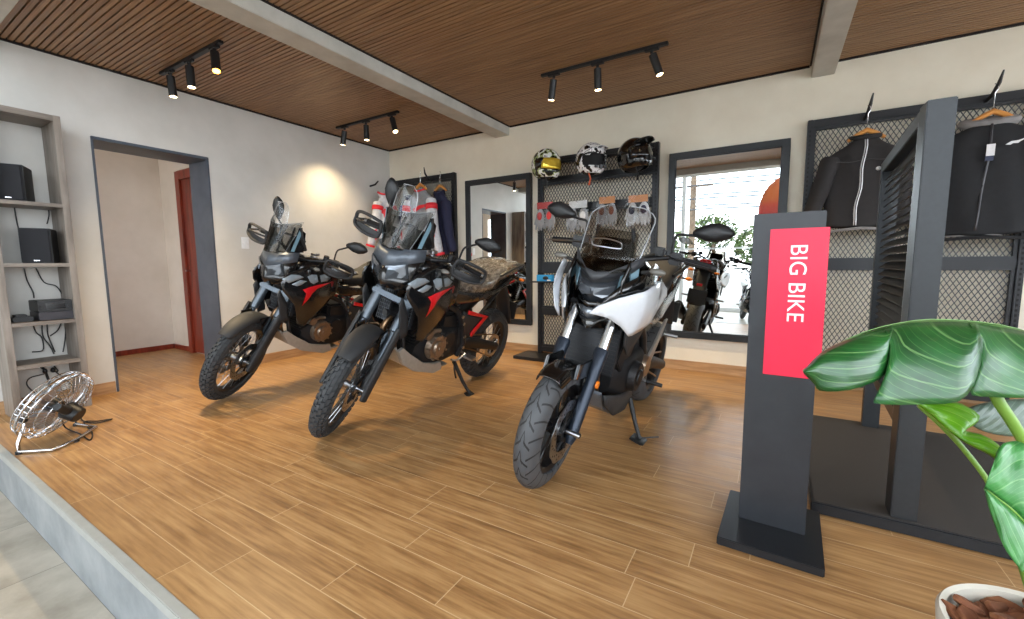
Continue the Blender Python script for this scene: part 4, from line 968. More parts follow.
def wheel_spoked(name, c, Rr, w, rim, parent, mat4, discs):
    o = B().lathe([(rim-.002, -w*.70), (rim+.004, -w*.62), (rim-.012, -w*.5), (rim-.026, -w*.25), (rim-.028, 0), (rim-.026, w*.25), (rim-.012, w*.5), (rim+.004, w*.62), (rim-.002, w*.70), (rim-.018, w*.60), (rim-.034, w*.25), (rim-.036, 0), (rim-.034, -w*.25), (rim-.018, -w*.60)], 64, closed=True).build(name, M_CAST, parent, mat4@TR(c))
    B().lathe(tyre_profile(Rr-.012, w, rim), 72, closed=True).build('tyre', M_TYRE, o)
    b = B(); n = 46
    for k in range(n):                                  # raised tread blocks
        for (u0, u1, off) in ((-.30, .02, 0), (.05, .36, .5), (-.66, -.36, .5), (.42, .70, 0), (-.93, -.72, 0), (.76, .95, .5)):
            vs = []
            a0 = 2*PI*(k+off)/n; da = 2*PI/n*.70
            for hgt in (-.006, .012-.004*abs(u0+u1)/2):
                for (uu, aa) in ((u0, a0), (u1, a0+.02), (u1, a0+da+.02), (u0, a0+da)):
                    th = math.acos(max(-1, min(1, -uu))); y = w*uu; r_ = rim+(Rr-.012-rim)*math.sin(th)**.8
                    ny = uu*.8; nr = math.sqrt(1-ny*ny); r2 = r_+hgt*nr; y2 = y+hgt*ny
                    vs.append((r2*math.cos(aa), y2, r2*math.sin(aa)))
            b.add(vs, [(0, 3, 2, 1), (4, 5, 6, 7), (0, 1, 5, 4), (1, 2, 6, 5), (2, 3, 7, 6), (3, 0, 4, 7)])
    b.build('tread_blocks', M_TYRE, o, smooth=0)
    B().lathe([(.012, -.07), (.036, -.07), (.036, -.05), (.022, -.045), (.022, .045), (.036, .05), (.036, .07), (.012, .07)], 24, closed=True).build('hub', M_STEEL, o)
    base = None
    for k in range(32):
        s_ = 1 if k % 2 else -1; a = 2*PI*(k//2)/16+(.1 if k % 2 else 0); da = .55 if (k//2) % 2 else -.55
        if base is None:
            m_ = B().tube([(.034, .055, 0), (rim-.022, .012, 0)], .0026, 6); 
        p0 = Vector((.033*math.cos(a-da), s_*.056, .033*math.sin(a-da))); p1 = Vector(((rim-.02)*math.cos(a), s_*w*.45, (rim-.02)*math.sin(a)))
        q = (p1-p0); L_ = q.length
        if base is None:
            base = B().tube([(0, 0, 0), (0, 0, L_)], .0024, 6).build('spoke', M_STEEL, o); so = base
        else:
            so = base.copy(); COL.objects.link(so); so.parent = o
        so.matrix_local = TR(p0)@q.to_track_quat('Z', 'Y').to_matrix().to_4x4()
    for y, r_ in discs: disc_brake(y, r_, o, 9)
    return o
def wheel_cast(name, c, Rr, w, rim, parent, mat4, discs, nsp=5):
    o = B().lathe([(rim-.004, -w*.76), (rim+.006, -w*.72), (rim-.010, -w*.6), (rim-.024, 0), (rim-.010, w*.6), (rim+.006, w*.72), (rim-.004, w*.76), (rim-.026, w*.60), (rim-.036, 0), (rim-.026, -w*.60)], 64, closed=True).build(name, M_CAST, parent, mat4@TR(c))
    B().lathe(tyre_profile(Rr, w, rim), 88, closed=True).build('tyre', M_STREET, o)
    for k in range(nsp):
        a = 2*PI*k/nsp+.3; b = B()
        for d in (-.16, .16):
            b.tube([(.03*math.cos(a), 0, .03*math.sin(a)), (rim*.5*math.cos(a+d*.8), .004, rim*.5*math.sin(a+d*.8)), ((rim-.02)*math.cos(a+d), 0, (rim-.02)*math.sin(a+d))], [.022, .013, .015], 8)
        b.build('wheel_spoke', M_CAST, o)
    B().lathe([(.012, -.065), (.045, -.05), (.045, .05), (.012, .065)], 24, closed=True).build('hub', M_CAST, o)
    for y, r_ in discs: disc_brake(y, r_, o, 10)
    return o
def panel(poly, yf, name, m, parent, thick=.006, sub=0, mat4=None, h=.05, smooth=50):
    """side panel: outline in x,z laid over the surface y = yf(x, z)"""
    bm = bmesh.new(); vs = [bm.verts.new((p[0], 0, p[1])) for p in poly]; bm.faces.new(vs)
    bmesh.ops.triangulate(bm, faces=bm.faces)
    for _ in range(5):
        es = [e for e in bm.edges if e.calc_length() > h]
        if not es: break
        bmesh.ops.subdivide_edges(bm, edges=es, cuts=1); bmesh.ops.triangulate(bm, faces=[f for f in bm.faces if len(f.verts) > 3])
    for v in bm.verts: v.co.y = yf(v.co.x, v.co.z)
    bmesh.ops.recalc_face_normals(bm, faces=bm.faces)
    me = bpy.data.meshes.new(name); bm.to_mesh(me); bm.free(); me.materials.append(m)
    me.shade_smooth(); me.set_sharp_from_angle(angle=R(smooth))
    o = bpy.data.objects.new(name, me); COL.objects.link(o); o.parent = parent
    if mat4 is not None: o.matrix_local = mat4
    if thick:
        q = o.modifiers.new('thickness', 'SOLIDIFY'); q.thickness = thick; q.offset = 0
    return o
def spline(pts, n=6):
    pts = [Vector(p) for p in pts]; out = []
    for i in range(len(pts)-1):
        p0 = pts[max(i-1, 0)]; p1 = pts[i]; p2 = pts[i+1]; p3 = pts[min(i+2, len(pts)-1)]
        for k in range(n):
            u = k/n; out.append(.5*((2*p1)+(-p0+p2)*u+(2*p0-5*p1+4*p2-p3)*u*u+(-p0+3*p1-3*p2+p3)*u**3))
    out.append(pts[-1]); return out
def mirror_unit(t, s_, base, tip, size, S4, roll=0):
    """handlebar mirror: stalk and paddle shaped head; s_ = side"""
    base, tip = Vector(base), Vector(tip)
    st = B().tube(spline([base, base+Vector((0, 0, .09)), (base+tip)/2+Vector((0, 0, .05)), tip]), [.007]*19, 8).build('mirror_stalk', M_BLK, t, S4)
    L, H = size; rows = []
    prof = [(-.50, .10), (-.42, .22), (-.15, .46), (.12, .52), (.34, .36), (.46, .16), (.50, .04)]
    cx = tip+Vector((0, s_*L*.38, .012)); q = Matrix.Rotation(R(8+roll)*s_, 3, 'X'); cx = tip+q@Vector((0, s_*L*.38, .012))
    rings = []
    for dx, k in ((.022, .35), (.016, .8), (.0, 1.0), (-.012, 1.0)):
        ring = []
        for (u, h) in prof: ring.append(cx+q@Vector((dx, s_*u*L*k, h*H*k)))
        for (u, h) in reversed(prof): ring.append(cx+q@Vector((dx, s_*u*L*k, -h*H*.8*k)))
        rings.append(ring)
    o = B().rings(rings).build('mirror_head', M_BLK, t, S4, smooth=60, bevel=.002)
    ring = rings[-1]; b = B(); b.add([p+Vector((-.001, 0, 0))-(p-cx)*.08 for p in ring], [tuple(range(len(ring)))]); b.build('mirror_glass', M_MIRROR, o, smooth=0, solid=.001)
def fender(t, c, r, w, a0, a1, m, S4, name='front_fender', lip=.035, sub=1, taper=.6, n=14):
    rows = []
    for i in range(n+1):
        a = a0+(a1-a0)*i/n; k = 1-(1-taper)*abs(2*i/n-1)**3; row = []
        for q, dr in ((-1, -lip), (-.92, -.006), (-.5, .006), (0, .010), (.5, .006), (.92, -.006), (1, -lip)):
            row.append(Vector((c[0]+(r+dr)*math.cos(a), q*w*k, c[2]+(r+dr)*math.sin(a))))
        rows.append(row)
    return B().grid(rows).build(name, m, t, S4, solid=.004, sub=sub, smooth=60)

def adventure_bike(label, loc, yaw, lean, steer, group):
    t = thing('adventure_motorcycle', label, 'motorcycle', loc, (-lean, 0, yaw), group)
    S4 = steer_matrix(.90, R(27.5), steer); I4 = Matrix.Identity(4)
    AX = Vector((.7875, 0, .347)); u = Vector((-math.sin(R(27.5)), 0, math.cos(R(27.5)))); fw = Vector((u.z, 0, -u.x))
    wheel_spoked('front_wheel', AX, .347, .047, .268, t, S4, ((-.062, .155), (.062, .155)))
    wheel_spoked('rear_wheel', Vector((-.7875, 0, .333)), .333, .075, .232, t, I4, ((-.075, .128),))
    o = B().lathe([(.08, -.004), (.108, -.004), (.112, .0), (.108, .004), (.08, .004)], 44, closed=True)
    for k in range(5): a = 2*PI*k/5; o.tube([(.03*math.cos(a), 0, .03*math.sin(a)), (.09*math.cos(a), 0, .09*math.sin(a))], .008, 6)
    o.build('rear_sprocket', M_STEEL, t, TR((-.7875, .082, .333)))
    # fork, guards, calipers
    for s_ in (-1, 1):
        f = AX+Vector((0, s_*.103, 0))+fw*-.02
        B().tube([f+u*.20, f+u*.40, f+u*.41, f+u*.84], [.0235, .0235, .033, .033], 20).build('fork_tube', M_FORK, t, S4)
        B().tube([f-u*.03, f+u*.05, f+u*.12, f+u*.24], [.026, .034, .030, .027], 14, flat=.85).build('fork_slider', M_BLK, t, S4)
        rows = []
        for k in range(9):
            q = k/8; rows.append([f+u*(-.06+.50*q)+fw*(.060*math.sin(an)*(1-.20*q)+.008)+Vector((0, s_*(.020+.030*math.cos(an*.9)), 0)) for an in (-1.3, -.7, 0, .7, 1.3, 1.9)])
        B().grid(rows).build('fork_guard', M_MATT, t, S4, solid=.004, sub=1, smooth=60)
        c = AX+u*.14-fw*.085+Vector((0, s_*.062, 0))
        b = B(); b.box(c-Vector((.03, .022, .05)), c+Vector((.03, .028, .05)), Matrix.Rotation(R(-25), 3, 'Y')); 
        o = b.build('brake_caliper', M_BLK, t, S4, bevel=.008)
        b = B()
        for dz in (-.025, .025): b.cyl(c+Vector((0, s_*.028, dz)), c+Vector((0, s_*.036, dz)), .014, n=14)
        b.build('caliper_piston', M_STEEL, o)
        B().tube(spline([c+u*.05, c+u*.18-fw*.0, AX+u*.5+Vector((0, s_*.09, 0))-fw*.05, AX+u*.72+Vector((0, s_*.05, 0))]), .004, 6).build('brake_hose', M_BLK, t, S4)
        B().cyl(AX+Vector((0, s_*.07, 0)), AX+Vector((0, s_*.150, 0)), .014, n=12).build('axle_nut', M_STEEL, t, S4)
    B().box((-.055, -.14, -.018), (.05, .14, .018)).build('lower_clamp', M_FORK, t, S4@TR(AX+u*.60-fw*.03)@Matrix.Rotation(R(-27.5), 4, 'Y'), bevel=.008)
    B().box((-.05, -.14, -.013), (.045, .14, .013)).build('top_clamp', M_BLK, t, S4@TR(AX+u*.845-fw*.03)@Matrix.Rotation(R(-27.5), 4, 'Y'), bevel=.006)
    fender(t, AX, .384, .070, R(50), R(142), M_MATT, S4, lip=.03, taper=.66)
    b = B()
    for s_ in (-1, 1):
        b.prism([(.70, .60), (.77, .735), (.64, .72), (.58, .60), (.64, .50)], s_*.074, s_*.086)
    b.build('fender_bracket', M_FAIR, t, S4, smooth=0, bevel=.004)
    # handlebar group
    hb = Vector((.345, 0, 1.13))
    bar = [(.19, -.40, 1.185), (.25, -.25, 1.205), (.335, -.10, 1.17), (.345, 0, 1.165), (.335, .10, 1.17), (.25, .25, 1.205), (.19, .40, 1.185)]
    B().tube(spline(bar), .0125, 10).build('handlebar', M_BLK, t, S4)
    B().box((.31, -.05, 1.10), (.375, .05, 1.185)).build('bar_riser', M_BLK, t, S4, bevel=.008)
    for s_ in (-1, 1):
        B().tube([(.222, s_*.315, 1.196), (.19, s_*.43, 1.183)], .0175, 12).build('grip', M_RUBG, t, S4)
        B().cyl((.19, s_*.43, 1.183), (.182, s_*.455, 1.181), .015, n=12).build('bar_end', M_STEEL, t, S4)
        B().box((.215, s_*.275-.03, 1.165), (.27, s_*.275+.03, 1.23)).build('switch_box', M_BLK, t, S4, bevel=.008)
        B().tube(spline([(.27, s_*.25, 1.20), (.31, s_*.31, 1.195), (.29, s_*.42, 1.185)]), [.008]*13, 8, flat=.6).build('lever', M_BLK, t, S4)
        b = B(); b.cyl((.29, s_*.21, 1.205), (.29, s_*.21, 1.25), .022, n=14); b.build('fluid_reservoir', M_BLK, t, S4)
        # hand guard: flat ring with a short shield in its lower half
        pr = [(.385, .275, 1.262), (.372, .37, 1.268), (.325, .455, 1.250), (.31, .468, 1.205), (.325, .455, 1.165), (.375, .37, 1.150), (.390, .275, 1.160), (.392, .262, 1.21)]
        g = B().tube(spline([(x_, s_*y_, z_) for x_, y_, z_ in pr+pr[:1]]), .0135, 8, flat=.8).build('hand_guard', M_MATT, t, S4)
        rows = [[Vector((.388-.07*q**2.5, s_*(.268+.185*q), 1.155+hh)) for hh in (0, .022, .045)] for q in [k/8 for k in range(9)]]
        B().grid(rows).build('guard_shield', M_MATT, g, solid=.006, sub=1, smooth=60)
        B().tube(spline([(.27, s_*.225, 1.20), (.35, s_*.25, 1.215), (.385, s_*.34, 1.215), (.33, s_*.45, 1.20), (.19, s_*.462, 1.183)]), .008, 8).build('guard_bar', M_BLK, g)
        mirror_unit(t, s_, (.235, s_*.255, 1.22), (.21, s_*(.325 if s_ > 0 else .33), 1.375 if s_ > 0 else 1.365), (.19, .105), S4, roll=(0 if s_ > 0 else 62))
    # nose cowl
    Vv = lambda x, y, z, s_: Vector((x, y*s_, z))
    def cowl(faces, name, m, solid=.006, bev=0):
        if all(p[1] > 0 for f in faces for p in f):
            for s_ in (1, -1):
                b = B()
                for f in faces: b.add([Vv(*p, s_) for p in f], [tuple(range(len(f)))])
                b.build(name, m, t, solid=solid, smooth=25)
            return
        b = B()
        for f in faces:
            for s_ in (1, -1): b.add([Vv(*p, s_) for p in f], [tuple(range(len(f)))])
        return b.build(name, m, t, solid=solid, smooth=25, offset=0, bevel=bev)
    A_ = (.590, 0, .948); A2 = (.565, .082, .950); C_ = (.52, .172, 1.005); C2 = (.47, .195, 1.06)
    D_ = (.588, 0, 1.080); D2 = (.584, .03, 1.084); E_ = (.545, .150, 1.124); F_ = (.45, .195, 1.150)
    G_ = (.560, 0, 1.188); G2 = (.548, .085, 1.202); H_ = (.505, .155, 1.214); I_ = (.43, .182, 1.222)
    N_ = (.602, 0, 1.005); N2 = (.596, .03, 1.002)
    cowl([[D_, D2, E_, H_, G2, G_], [E_, F_, I_, H_]], 'nose_cowl', M_SLATE)
    cowl([[A_, A2, N2, N_], [A2, C_, (.532, .163, 1.040), N2], [N_, N2, D2, D_]], 'chin_cowl', M_FAIR)
    cowl([[C_, C2, F_, E_, (.532, .163, 1.040)], [A2, (.44, .11, .94), (.38, .17, .99), C_]], 'cheek_panel', M_FAIR)
    for s_ in (1, -1):
        q0 = [(.598, .020, .998), (.588, .020, 1.084), (.548, .152, 1.124), (.534, .162, 1.034)]
        B().add([Vv(*p, s_) for p in q0], [(0, 1, 2, 3)]).build('headlight', M_LENSD, t, smooth=0, solid=.004)
        q1 = [(.597, .045, 1.066), (.594, .045, 1.078), (.556, .146, 1.112), (.545, .154, 1.060), (.556, .132, 1.030), (.572, .108, 1.030), (.566, .116, 1.062), (.582, .085, 1.072)]
        B().add([Vv(p[0]+.004, p[1], p[2], s_) for p in q1], [tuple(range(8))]).build('headlight_reflector', M_LENSH, t, smooth=0, solid=.003)
        B().add([Vv(p[0]+.003, p[1], p[2], s_) for p in [(.603, .028, 1.076), (.602, .028, 1.084), (.580, .085, 1.098), (.555, .146, 1.122), (.555, .147, 1.114), (.582, .085, 1.088)]], [(0, 1, 2, 3, 4, 5)]).build('daylight_strip', M_LENSH, t, smooth=0, solid=.003)
        # indicator
        b = B(); b.tube([(.33, s_*.19, 1.10), (.33, s_*.255, 1.105)], .009, 8); b.build('indicator_stalk', M_BLK, t)
        b = B(); b.ell((.335, s_*.275, 1.107), (.020, .034, .015)); b.build('indicator_lens', mat('clear_indicator', (112, 110, 104), .1), t)
    # screen: wide swept main sheet and a narrower clear extension
    Q = (-1, -.8, -.55, -.28, 0, .28, .55, .8, 1); rows = []
    for j in range(9):
        v = j/8; hw = .115+.080*v
        rows.append([Vector((.600-.065*v-.10*q*q*(.8+.3*v), hw*q, 1.192+.225*v+.045*q*q*v)) for q in Q])
    B().grid(rows).build('windscreen', M_TINT, t, solid=.004, sub=1, smooth=80)
    edge = [r_[0] for r_ in rows]+rows[-1][1:-1]+[r_[-1] for r_ in reversed(rows)]
    B().tube(edge, .0025, 6).build('windscreen_edge', mat('screen_edge', (120, 124, 128), .1, .3), t)
    rows = []
    for j in range(10):
        v = j/9; hw = (.098-.015*v)*(1 if v < .6 else math.sqrt(max(.06, 1-((v-.6)/.42)**2)))
        rows.append([Vector((.552-.03*v-.05*q*q, hw*q, 1.385+.20*v)) for q in Q])
    B().grid(rows).build('screen_extension', M_SCREEN, t, solid=.004, sub=1, smooth=80)
    edge = [r_[0] for r_ in rows]+rows[-1][1:-1]+[r_[-1] for r_ in reversed(rows)]
    B().tube(edge, .0022, 6).build('extension_edge', mat('clear_edge', (186, 190, 194), .1, .3), t)
    b = B(); b.box((.33, -.085, 1.19), (.37, .085, 1.32), Matrix.Rotation(R(-25), 3, 'Y')); b.build('dashboard', M_BLKG, t, bevel=.01)
    b = B()
    for s_ in (-1, 1): b.tube([(.46, s_*.07, 1.18), (.42, s_*.06, 1.35), (.40, s_*.05, 1.40)], .009, 8); b.tube([(.44, s_*.10, 1.17), (.33, s_*.12, 1.15)], .012, 8)
    b.tube([(.425, -.06, 1.34), (.425, .06, 1.34)], .010, 8); b.build('screen_bracket', M_BLK, t)
    for s_ in (-1, 1):
        b = B(); b.add([Vv(*p, s_) for p in [(.49, .150, 1.215), (.40, .185, 1.225), (.40, .195, 1.38), (.455, .190, 1.42)]], [(0, 1, 2, 3)]); de = b.build('side_deflector', M_FAIR, t, solid=.006, smooth=0)
        b = B(); b.add([Vv(p[0]+.004, p[1]+.007, p[2], s_) for p in [(.485, .150, 1.225), (.462, .160, 1.225), (.430, .186, 1.37), (.450, .186, 1.40)]], [(0, 1, 2, 3)]); b.build('film_strip', mat('pale_blue_film_and_reflection', (110, 140, 154), .15), de, solid=.002, smooth=0)
        b = B(); b.tube([(.44, s_*.188, 1.42), (.42, s_*.185, 1.33), (.38, s_*.175, 1.24)], [.012, .014, .016], 8); b.build('screen_bracket', M_BLK, t)
    # shrouds and graphics
    def ysh(x, z): return .165+.085*math.exp(-(((x-.36)/.24)**2+((z-.86)/.24)**2))+.02*(x < .1)
    for s_ in (-1, 1):
        yf = lambda x, z, s_=s_: s_*ysh(x, z)
        yo = lambda x, z, s_=s_: s_*(ysh(x, z)+.0055)
        yo2 = lambda x, z, s_=s_: s_*(ysh(x, z)+.0075)
        sh = panel([(.575, .985), (.52, 1.06), (.36, 1.12), (.20, 1.125), (.07, 1.06), (.04, .96), (.08, .86), (.20, .73), (.345, .60), (.41, .63), (.47, .80), (.56, .92)], yf, 'side_fairing', M_FAIR, t, .008)
        for g_ in ([(.57, 1.015), (.50, 1.05), (.44, 1.05), (.40, 1.03), (.47, 1.005), (.52, .985)], [(.50, .975), (.43, 1.01), (.38, 1.0), (.42, .975), (.46, .96)], [(.37, 1.035), (.33, 1.05), (.28, 1.045), (.30, 1.01), (.27, .99), (.32, .975), (.35, .99), (.345, 1.015)],
                   [(.25, 1.04), (.20, 1.045), (.13, 1.01), (.17, .985), (.24, .985), (.22, 1.005)], [(.15, 1.05), (.11, 1.035), (.12, 1.022), (.16, 1.035)]):
            panel(g_, yo, 'silver_graphic', M_SILV, sh, .001, h=.03)
        panel([(.42, .935), (.35, .955), (.28, .965), (.12, .972), (.22, .948), (.29, .932), (.335, .90), (.36, .865), (.415, .80), (.385, .875), (.39, .915)], yo2, 'red_graphic', M_REDP, sh, .001, h=.03)
        b = B(); b.cyl((.115, s_*ysh(.115, .965), .955), (.115, s_*(ysh(.115, .965)+.007), .955), .026, n=20); b.build('tank_badge', mat('dark_red_badge', (110, 30, 34), .35), sh)
        panel([(.56, .92), (.58, .88), (.53, .64), (.47, .66), (.49, .80)], lambda x, z, s_=s_: s_*.165, 'radiator_side', M_MATT, t, .01)
        b = B(); b.box((.40, s_*.10-.05, .68), (.43, s_*.10+.05, .90), Matrix.Rotation(R(-10), 3, 'Y')); ra = b.build('radiator', M_RADM, t, smooth=0, bevel=.004)
        b = B()
        for k in range(9): b.box((.432, s_*.10-.048, .685+.025*k), (.436, s_*.10+.048, .689+.025*k), Matrix.Rotation(R(-10), 3, 'Y'), (.415, s_*.10, .79))
        for k in range(6): b.box((.432, s_*.10-.048+.018*k, .68), (.436, s_*.10-.045+.018*k, .90), Matrix.Rotation(R(-10), 3, 'Y'), (.415, s_*.10, .79))
        b.build('radiator_guard', M_RADG, ra, smooth=0)
        b = B(); b.cyl((.58, s_*.075, .80), (.60, s_*.075, .80), .022, n=14); b.build('horn', M_BLK, t)
    # tank, seat, tail
    B().loftx([(.42, 0, 1.05, .08, .06, 2.3), (.36, 0, 1.06, .15, .09, 2.6), (.22, 0, 1.06, .17, .115, 2.6), (.06, 0, 1.02, .155, .12, 2.5), (-.06, 0, .96, .12, .10, 2.4), (-.10, 0, .93, .10, .08, 2.4)], 28).build('fuel_tank', M_FAIR, t, sub=1, smooth=70)
    B().cyl((.16, 0, 1.165), (.16, 0, 1.185), .035, n=20).build('fuel_cap', M_STEEL, t)
    seat = [(-.04, 0, .965, .09, .035, 2.4), (-.12, 0, .945, .115, .05, 2.8), (-.28, 0, .945, .145, .055, 3), (-.42, 0, .975, .15, .06, 3), (-.50, 0, 1.02, .145, .055, 3), (-.70, 0, 1.045, .135, .05, 3), (-.84, 0, 1.055, .11, .04, 2.6)]
    B().loftx(seat, 24).build('seat', M_SEAT, t, sub=1, smooth=70)
    B().loftx([(-.30, 0, .89, .13, .05, 2.6), (-.55, 0, .95, .13, .055, 2.6), (-.80, 0, 1.0, .10, .05, 2.4), (-.98, 0, 1.045, .065, .035, 2.4)], 20).build('tail_cowl', M_FAIR, t, sub=1, smooth=70)
    for s_ in (-1, 1):
        panel([(.05, .94), (-.10, .91), (-.30, .885), (-.55, .91), (-.85, 1.0), (-.97, 1.05), (-.86, .99), (-.60, .885), (-.35, .83), (-.16, .825), (-.02, .83), (.06, .88)], lambda x, z, s_=s_: s_*(.165-.06*max(0, -x-.3)), 'side_cover', M_FAIR, t, .008)
        B().tube(spline([(-.42, s_*.155, .98), (-.60, s_*.185, 1.06), (-.80, s_*.17, 1.10), (-1.00, s_*.11, 1.105)]), .012, 8).build('grab_rail', M_BLK, t)
        B().tube([(-.02, s_*.13, .82), (-.45, s_*.14, .84), (-.85, s_*.09, .99)], .014, 8).build('subframe_tube', M_BLK, t)
        panel([(-.17, .765), (-.46, .685), (-.27, .53), (-.25, .56), (-.40, .68), (-.17, .73)], lambda x, z, s_=s_: s_*.172, 'frame_accent', M_REDP, t, .012, h=.05)
        panel([(-.12, .76), (-.20, .72), (-.40, .675), (-.25, .53), (-.20, .56), (-.13, .60)], lambda x, z, s_=s_: s_*.158, 'pivot_cover', M_MATT, t, .012)
        B().tube([(-.03, s_*.14, .80), (-.13, s_*.155, .66), (-.19, s_*.15, .50), (-.16, s_*.14, .38)], [.024, .028, .034, .022], 10, flat=.7).build('pivot_plate', M_ENG, t)
        B().tube([(-.14, s_*.14, .60), (-.36, s_*.15, .70), (-.70, s_*.12, .93)], .013, 8).build('seat_rail', M_BLK, t)
        b = B()
        for px_, pz_ in ((-.13, .66), (-.17, .55), (-.18, .46), (-.10, .72)): b.cyl((px_, s_*.155, pz_), (px_, s_*.182, pz_), .013, n=10)
        b.build('frame_bolt_row', M_STEEL, t)
        b = B(); b.box((-.14, -.12, .46), (.06, .12, .74)); b.build('airbox', M_ENG, t, bevel=.02) if s_ > 0 else None
        B().tube(spline([(-.20, s_*.19, .41), (-.10, s_*.20, .38), (-.02, s_*.20, .40)]), .008, 8).build('foot_lever', M_STEEL, t)
        B().tube([(-.93, s_*.05, .97), (-.95, s_*.13, .97)], .007, 8).build('rear_indicator_stalk', M_BLK, t)
        B().ell((-.955, s_*.145, .97), (.018, .028, .014)).build('rear_indicator', M_AMB, t)
    B().box((-.98, -.13, 1.095), (-.62, .13, 1.11)).build('luggage_rack', M_BLK, t, bevel=.006)
    B().box((-1.02, -.055, 1.0), (-.985, .055, 1.045)).build('tail_light', M_TAIL, t, bevel=.006)
    b = B(); b.grid([[Vector((-.80-.27*q, w, .93-.42*q**1.3)) for w in (-.075, -.04, .04, .075)] for q in [k/8 for k in range(9)]]); b.build('rear_mudguard', M_MATT, t, solid=.006)
    B().box((-1.075, -.10, .56), (-1.06, .10, .72)).build('plate_holder', M_BLK, t, smooth=0, bevel=.003)
    # engine
    B().loftx([(.30, 0, .52, .10, .09, 3), (.22, 0, .51, .15, .14, 4), (.02, 0, .50, .165, .15, 4), (-.16, 0, .50, .14, .14, 4), (-.24, 0, .52, .10, .10, 3)], 28).build('crankcase', M_ENG, t, smooth=45)
    b = B(); q = Matrix.Rotation(R(28), 3, 'Y')
    for k in range(8): b.box((.14, -.13, .60+.03*k), (.34, .13, .615+.03*k), q, (.20, 0, .60))
    b.box((.155, -.118, .60), (.325, .118, .84), q, (.20, 0, .60)); b.build('cylinder_block', M_ENG, t, smooth=0, bevel=.002)
    for s_ in (-1, 1):
        b = B(); c = Vector((.16, s_*.155, .525))
        b.cyl(c, c+Vector((0, s_*.045, 0)), .098, .086, 36); b.cyl(c+Vector((0, s_*.045, 0)), c+Vector((0, s_*.062, 0)), .058, .050, 30); b.cyl(c+Vector((0, s_*.06, 0)), c+Vector((0, s_*.068, 0)), .022, .020, 20)
        cc = b.build('engine_cover', M_BRONZE, t, bevel=.003); b = B()
        for k in range(11):
            a = 2*PI*k/11; p = c+Vector((.088*math.cos(a), s_*.03, .088*math.sin(a))); b.cyl(p, p+Vector((0, s_*.022, 0)), .0085, n=10)
        b.build('cover_bolts', M_BRONZE, cc)
        c = Vector((.0, s_*.145, .545)); b = B(); b.cyl(c, c+Vector((0, s_*.025, 0)), .070, .062, 30); b.build('engine_cover', M_ENG, t, bevel=.003)
        c = Vector((.245, s_*.13, .62)); b = B(); b.cyl(c, c+Vector((0, s_*.05, 0)), .036, .032, 24); b.tube([c+Vector((0, s_*.03, 0)), c+Vector((-.06, s_*.04, .03)), c+Vector((-.12, s_*.03, .02))], .016, 8); b.build('water_pump', M_BRONZE, t, bevel=.002)
        # frame rails
        B().tube(spline([(.40, s_*.05, .96), (.24, s_*.12, .88), (.02, s_*.135, .80), (-.12, s_*.14, .70), (-.16, s_*.13, .45)]), .020, 10).build('frame_rail', M_BLK, t)
        B().tube(spline([(.40, s_*.05, .90), (.42, s_*.09, .62), (.36, s_*.10, .46), (.10, s_*.11, .375), (-.14, s_*.12, .40)]), .016, 10).build('down_tube', M_BLK, t)
        b = B(); b.tube([(-.20, s_*.13, .42), (-.20, s_*.22, .40)], .010, 8); b.box((-.235, min(s_*.20, s_*.29), .385), (-.165, max(s_*.20, s_*.29), .405)); b.build('footpeg', M_STEEL, t, bevel=.003)
    # exhaust
    for s_ in (-1, 1): B().tube(spline([(.33, s_*.045, .72), (.43, s_*.055, .69), (.47, s_*.06, .58), (.42, s_*.07, .46), (.30, s_*.075, .40), (.05, -.03, .37)]), .021, 12).build('exhaust_header', M_HEAT, t)
    B().tube(spline([(.05, -.03, .37), (-.15, -.09, .38), (-.35, -.15, .46), (-.50, -.19, .58)]), [.028]*19, 12).build('exhaust_pipe', M_HEAT, t)
    B().tube([(-.48, -.19, .56), (-.52, -.195, .59), (-.92, -.20, .82), (-.95, -.20, .84)], [.035, .062, .062, .045], 20, flat=1.25).build('muffler', M_BLK, t)
    # skid plate
    sk = [(.50, .54), (.46, .47), (.36, .38), (.10, .30), (-.06, .315), (-.06, .35), (.10, .345), (.30, .41), (.42, .50), (.49, .56)]
    b = B(); b.prism([(.51, .555), (.44, .44), (.32, .365), (.08, .300), (-.08, .315), (-.08, .33), (.08, .318), (.31, .385), (.43, .46), (.50, .565)], -.125, .125)
    for s_ in (-1, 1): b.prism([(.50, .545), (.44, .44), (.32, .362), (.10, .295), (.01, .305), (.03, .375), (.10, .375), (.24, .41), (.38, .50), (.46, .56)], s_*.126, s_*.150)
    b.build('skid_plate', M_ALU, t, smooth=0, bevel=.003)
    # swingarm, shock, chain
    b = B()
    for s_ in (-1, 1): b.tube([(-.20, s_*.10, .48), (-.45, s_*.115, .43), (-.80, s_*.115, .335)], [.035, .032, .024], 10, flat=1.5)
    b.tube([(-.30, -.11, .45), (-.30, .11, .45)], .03, 10); b.build('swingarm', M_ENG, t)
    b = B(); b.tube([(-.22, .0, .78), (-.30, 0, .48)], .018, 10)
    for k in range(9): c = Vector((-.225-.0085*k, 0, .76-.030*k)); b.lathe([(.030, -.004), (.038, 0), (.030, .004)], 16, 'Z', c, closed=True)
    b.build('rear_shock', M_STEEL, t)
    B().tube([(-.79, .082, .443), (-.45, .10, .50), (-.15, .10, .50), (-.13, .10, .46), (-.45, .10, .36), (-.79, .082, .225)], .0065, 6).build('drive_chain', M_HEAT, t)
    # side stand, reaching the floor on the leaning side
    st = B().tube([(-.16, .13, .33), (-.215, .215, .17), (-.255, .285, .077)], [.017, .014, .012], 10).build('side_stand', M_BLK, t)
    B().box((-.30, .245, .066), (-.215, .325, .078), Matrix.Rotation(-lean, 3, 'X')).build('stand_foot', M_BLK, st, bevel=.003)
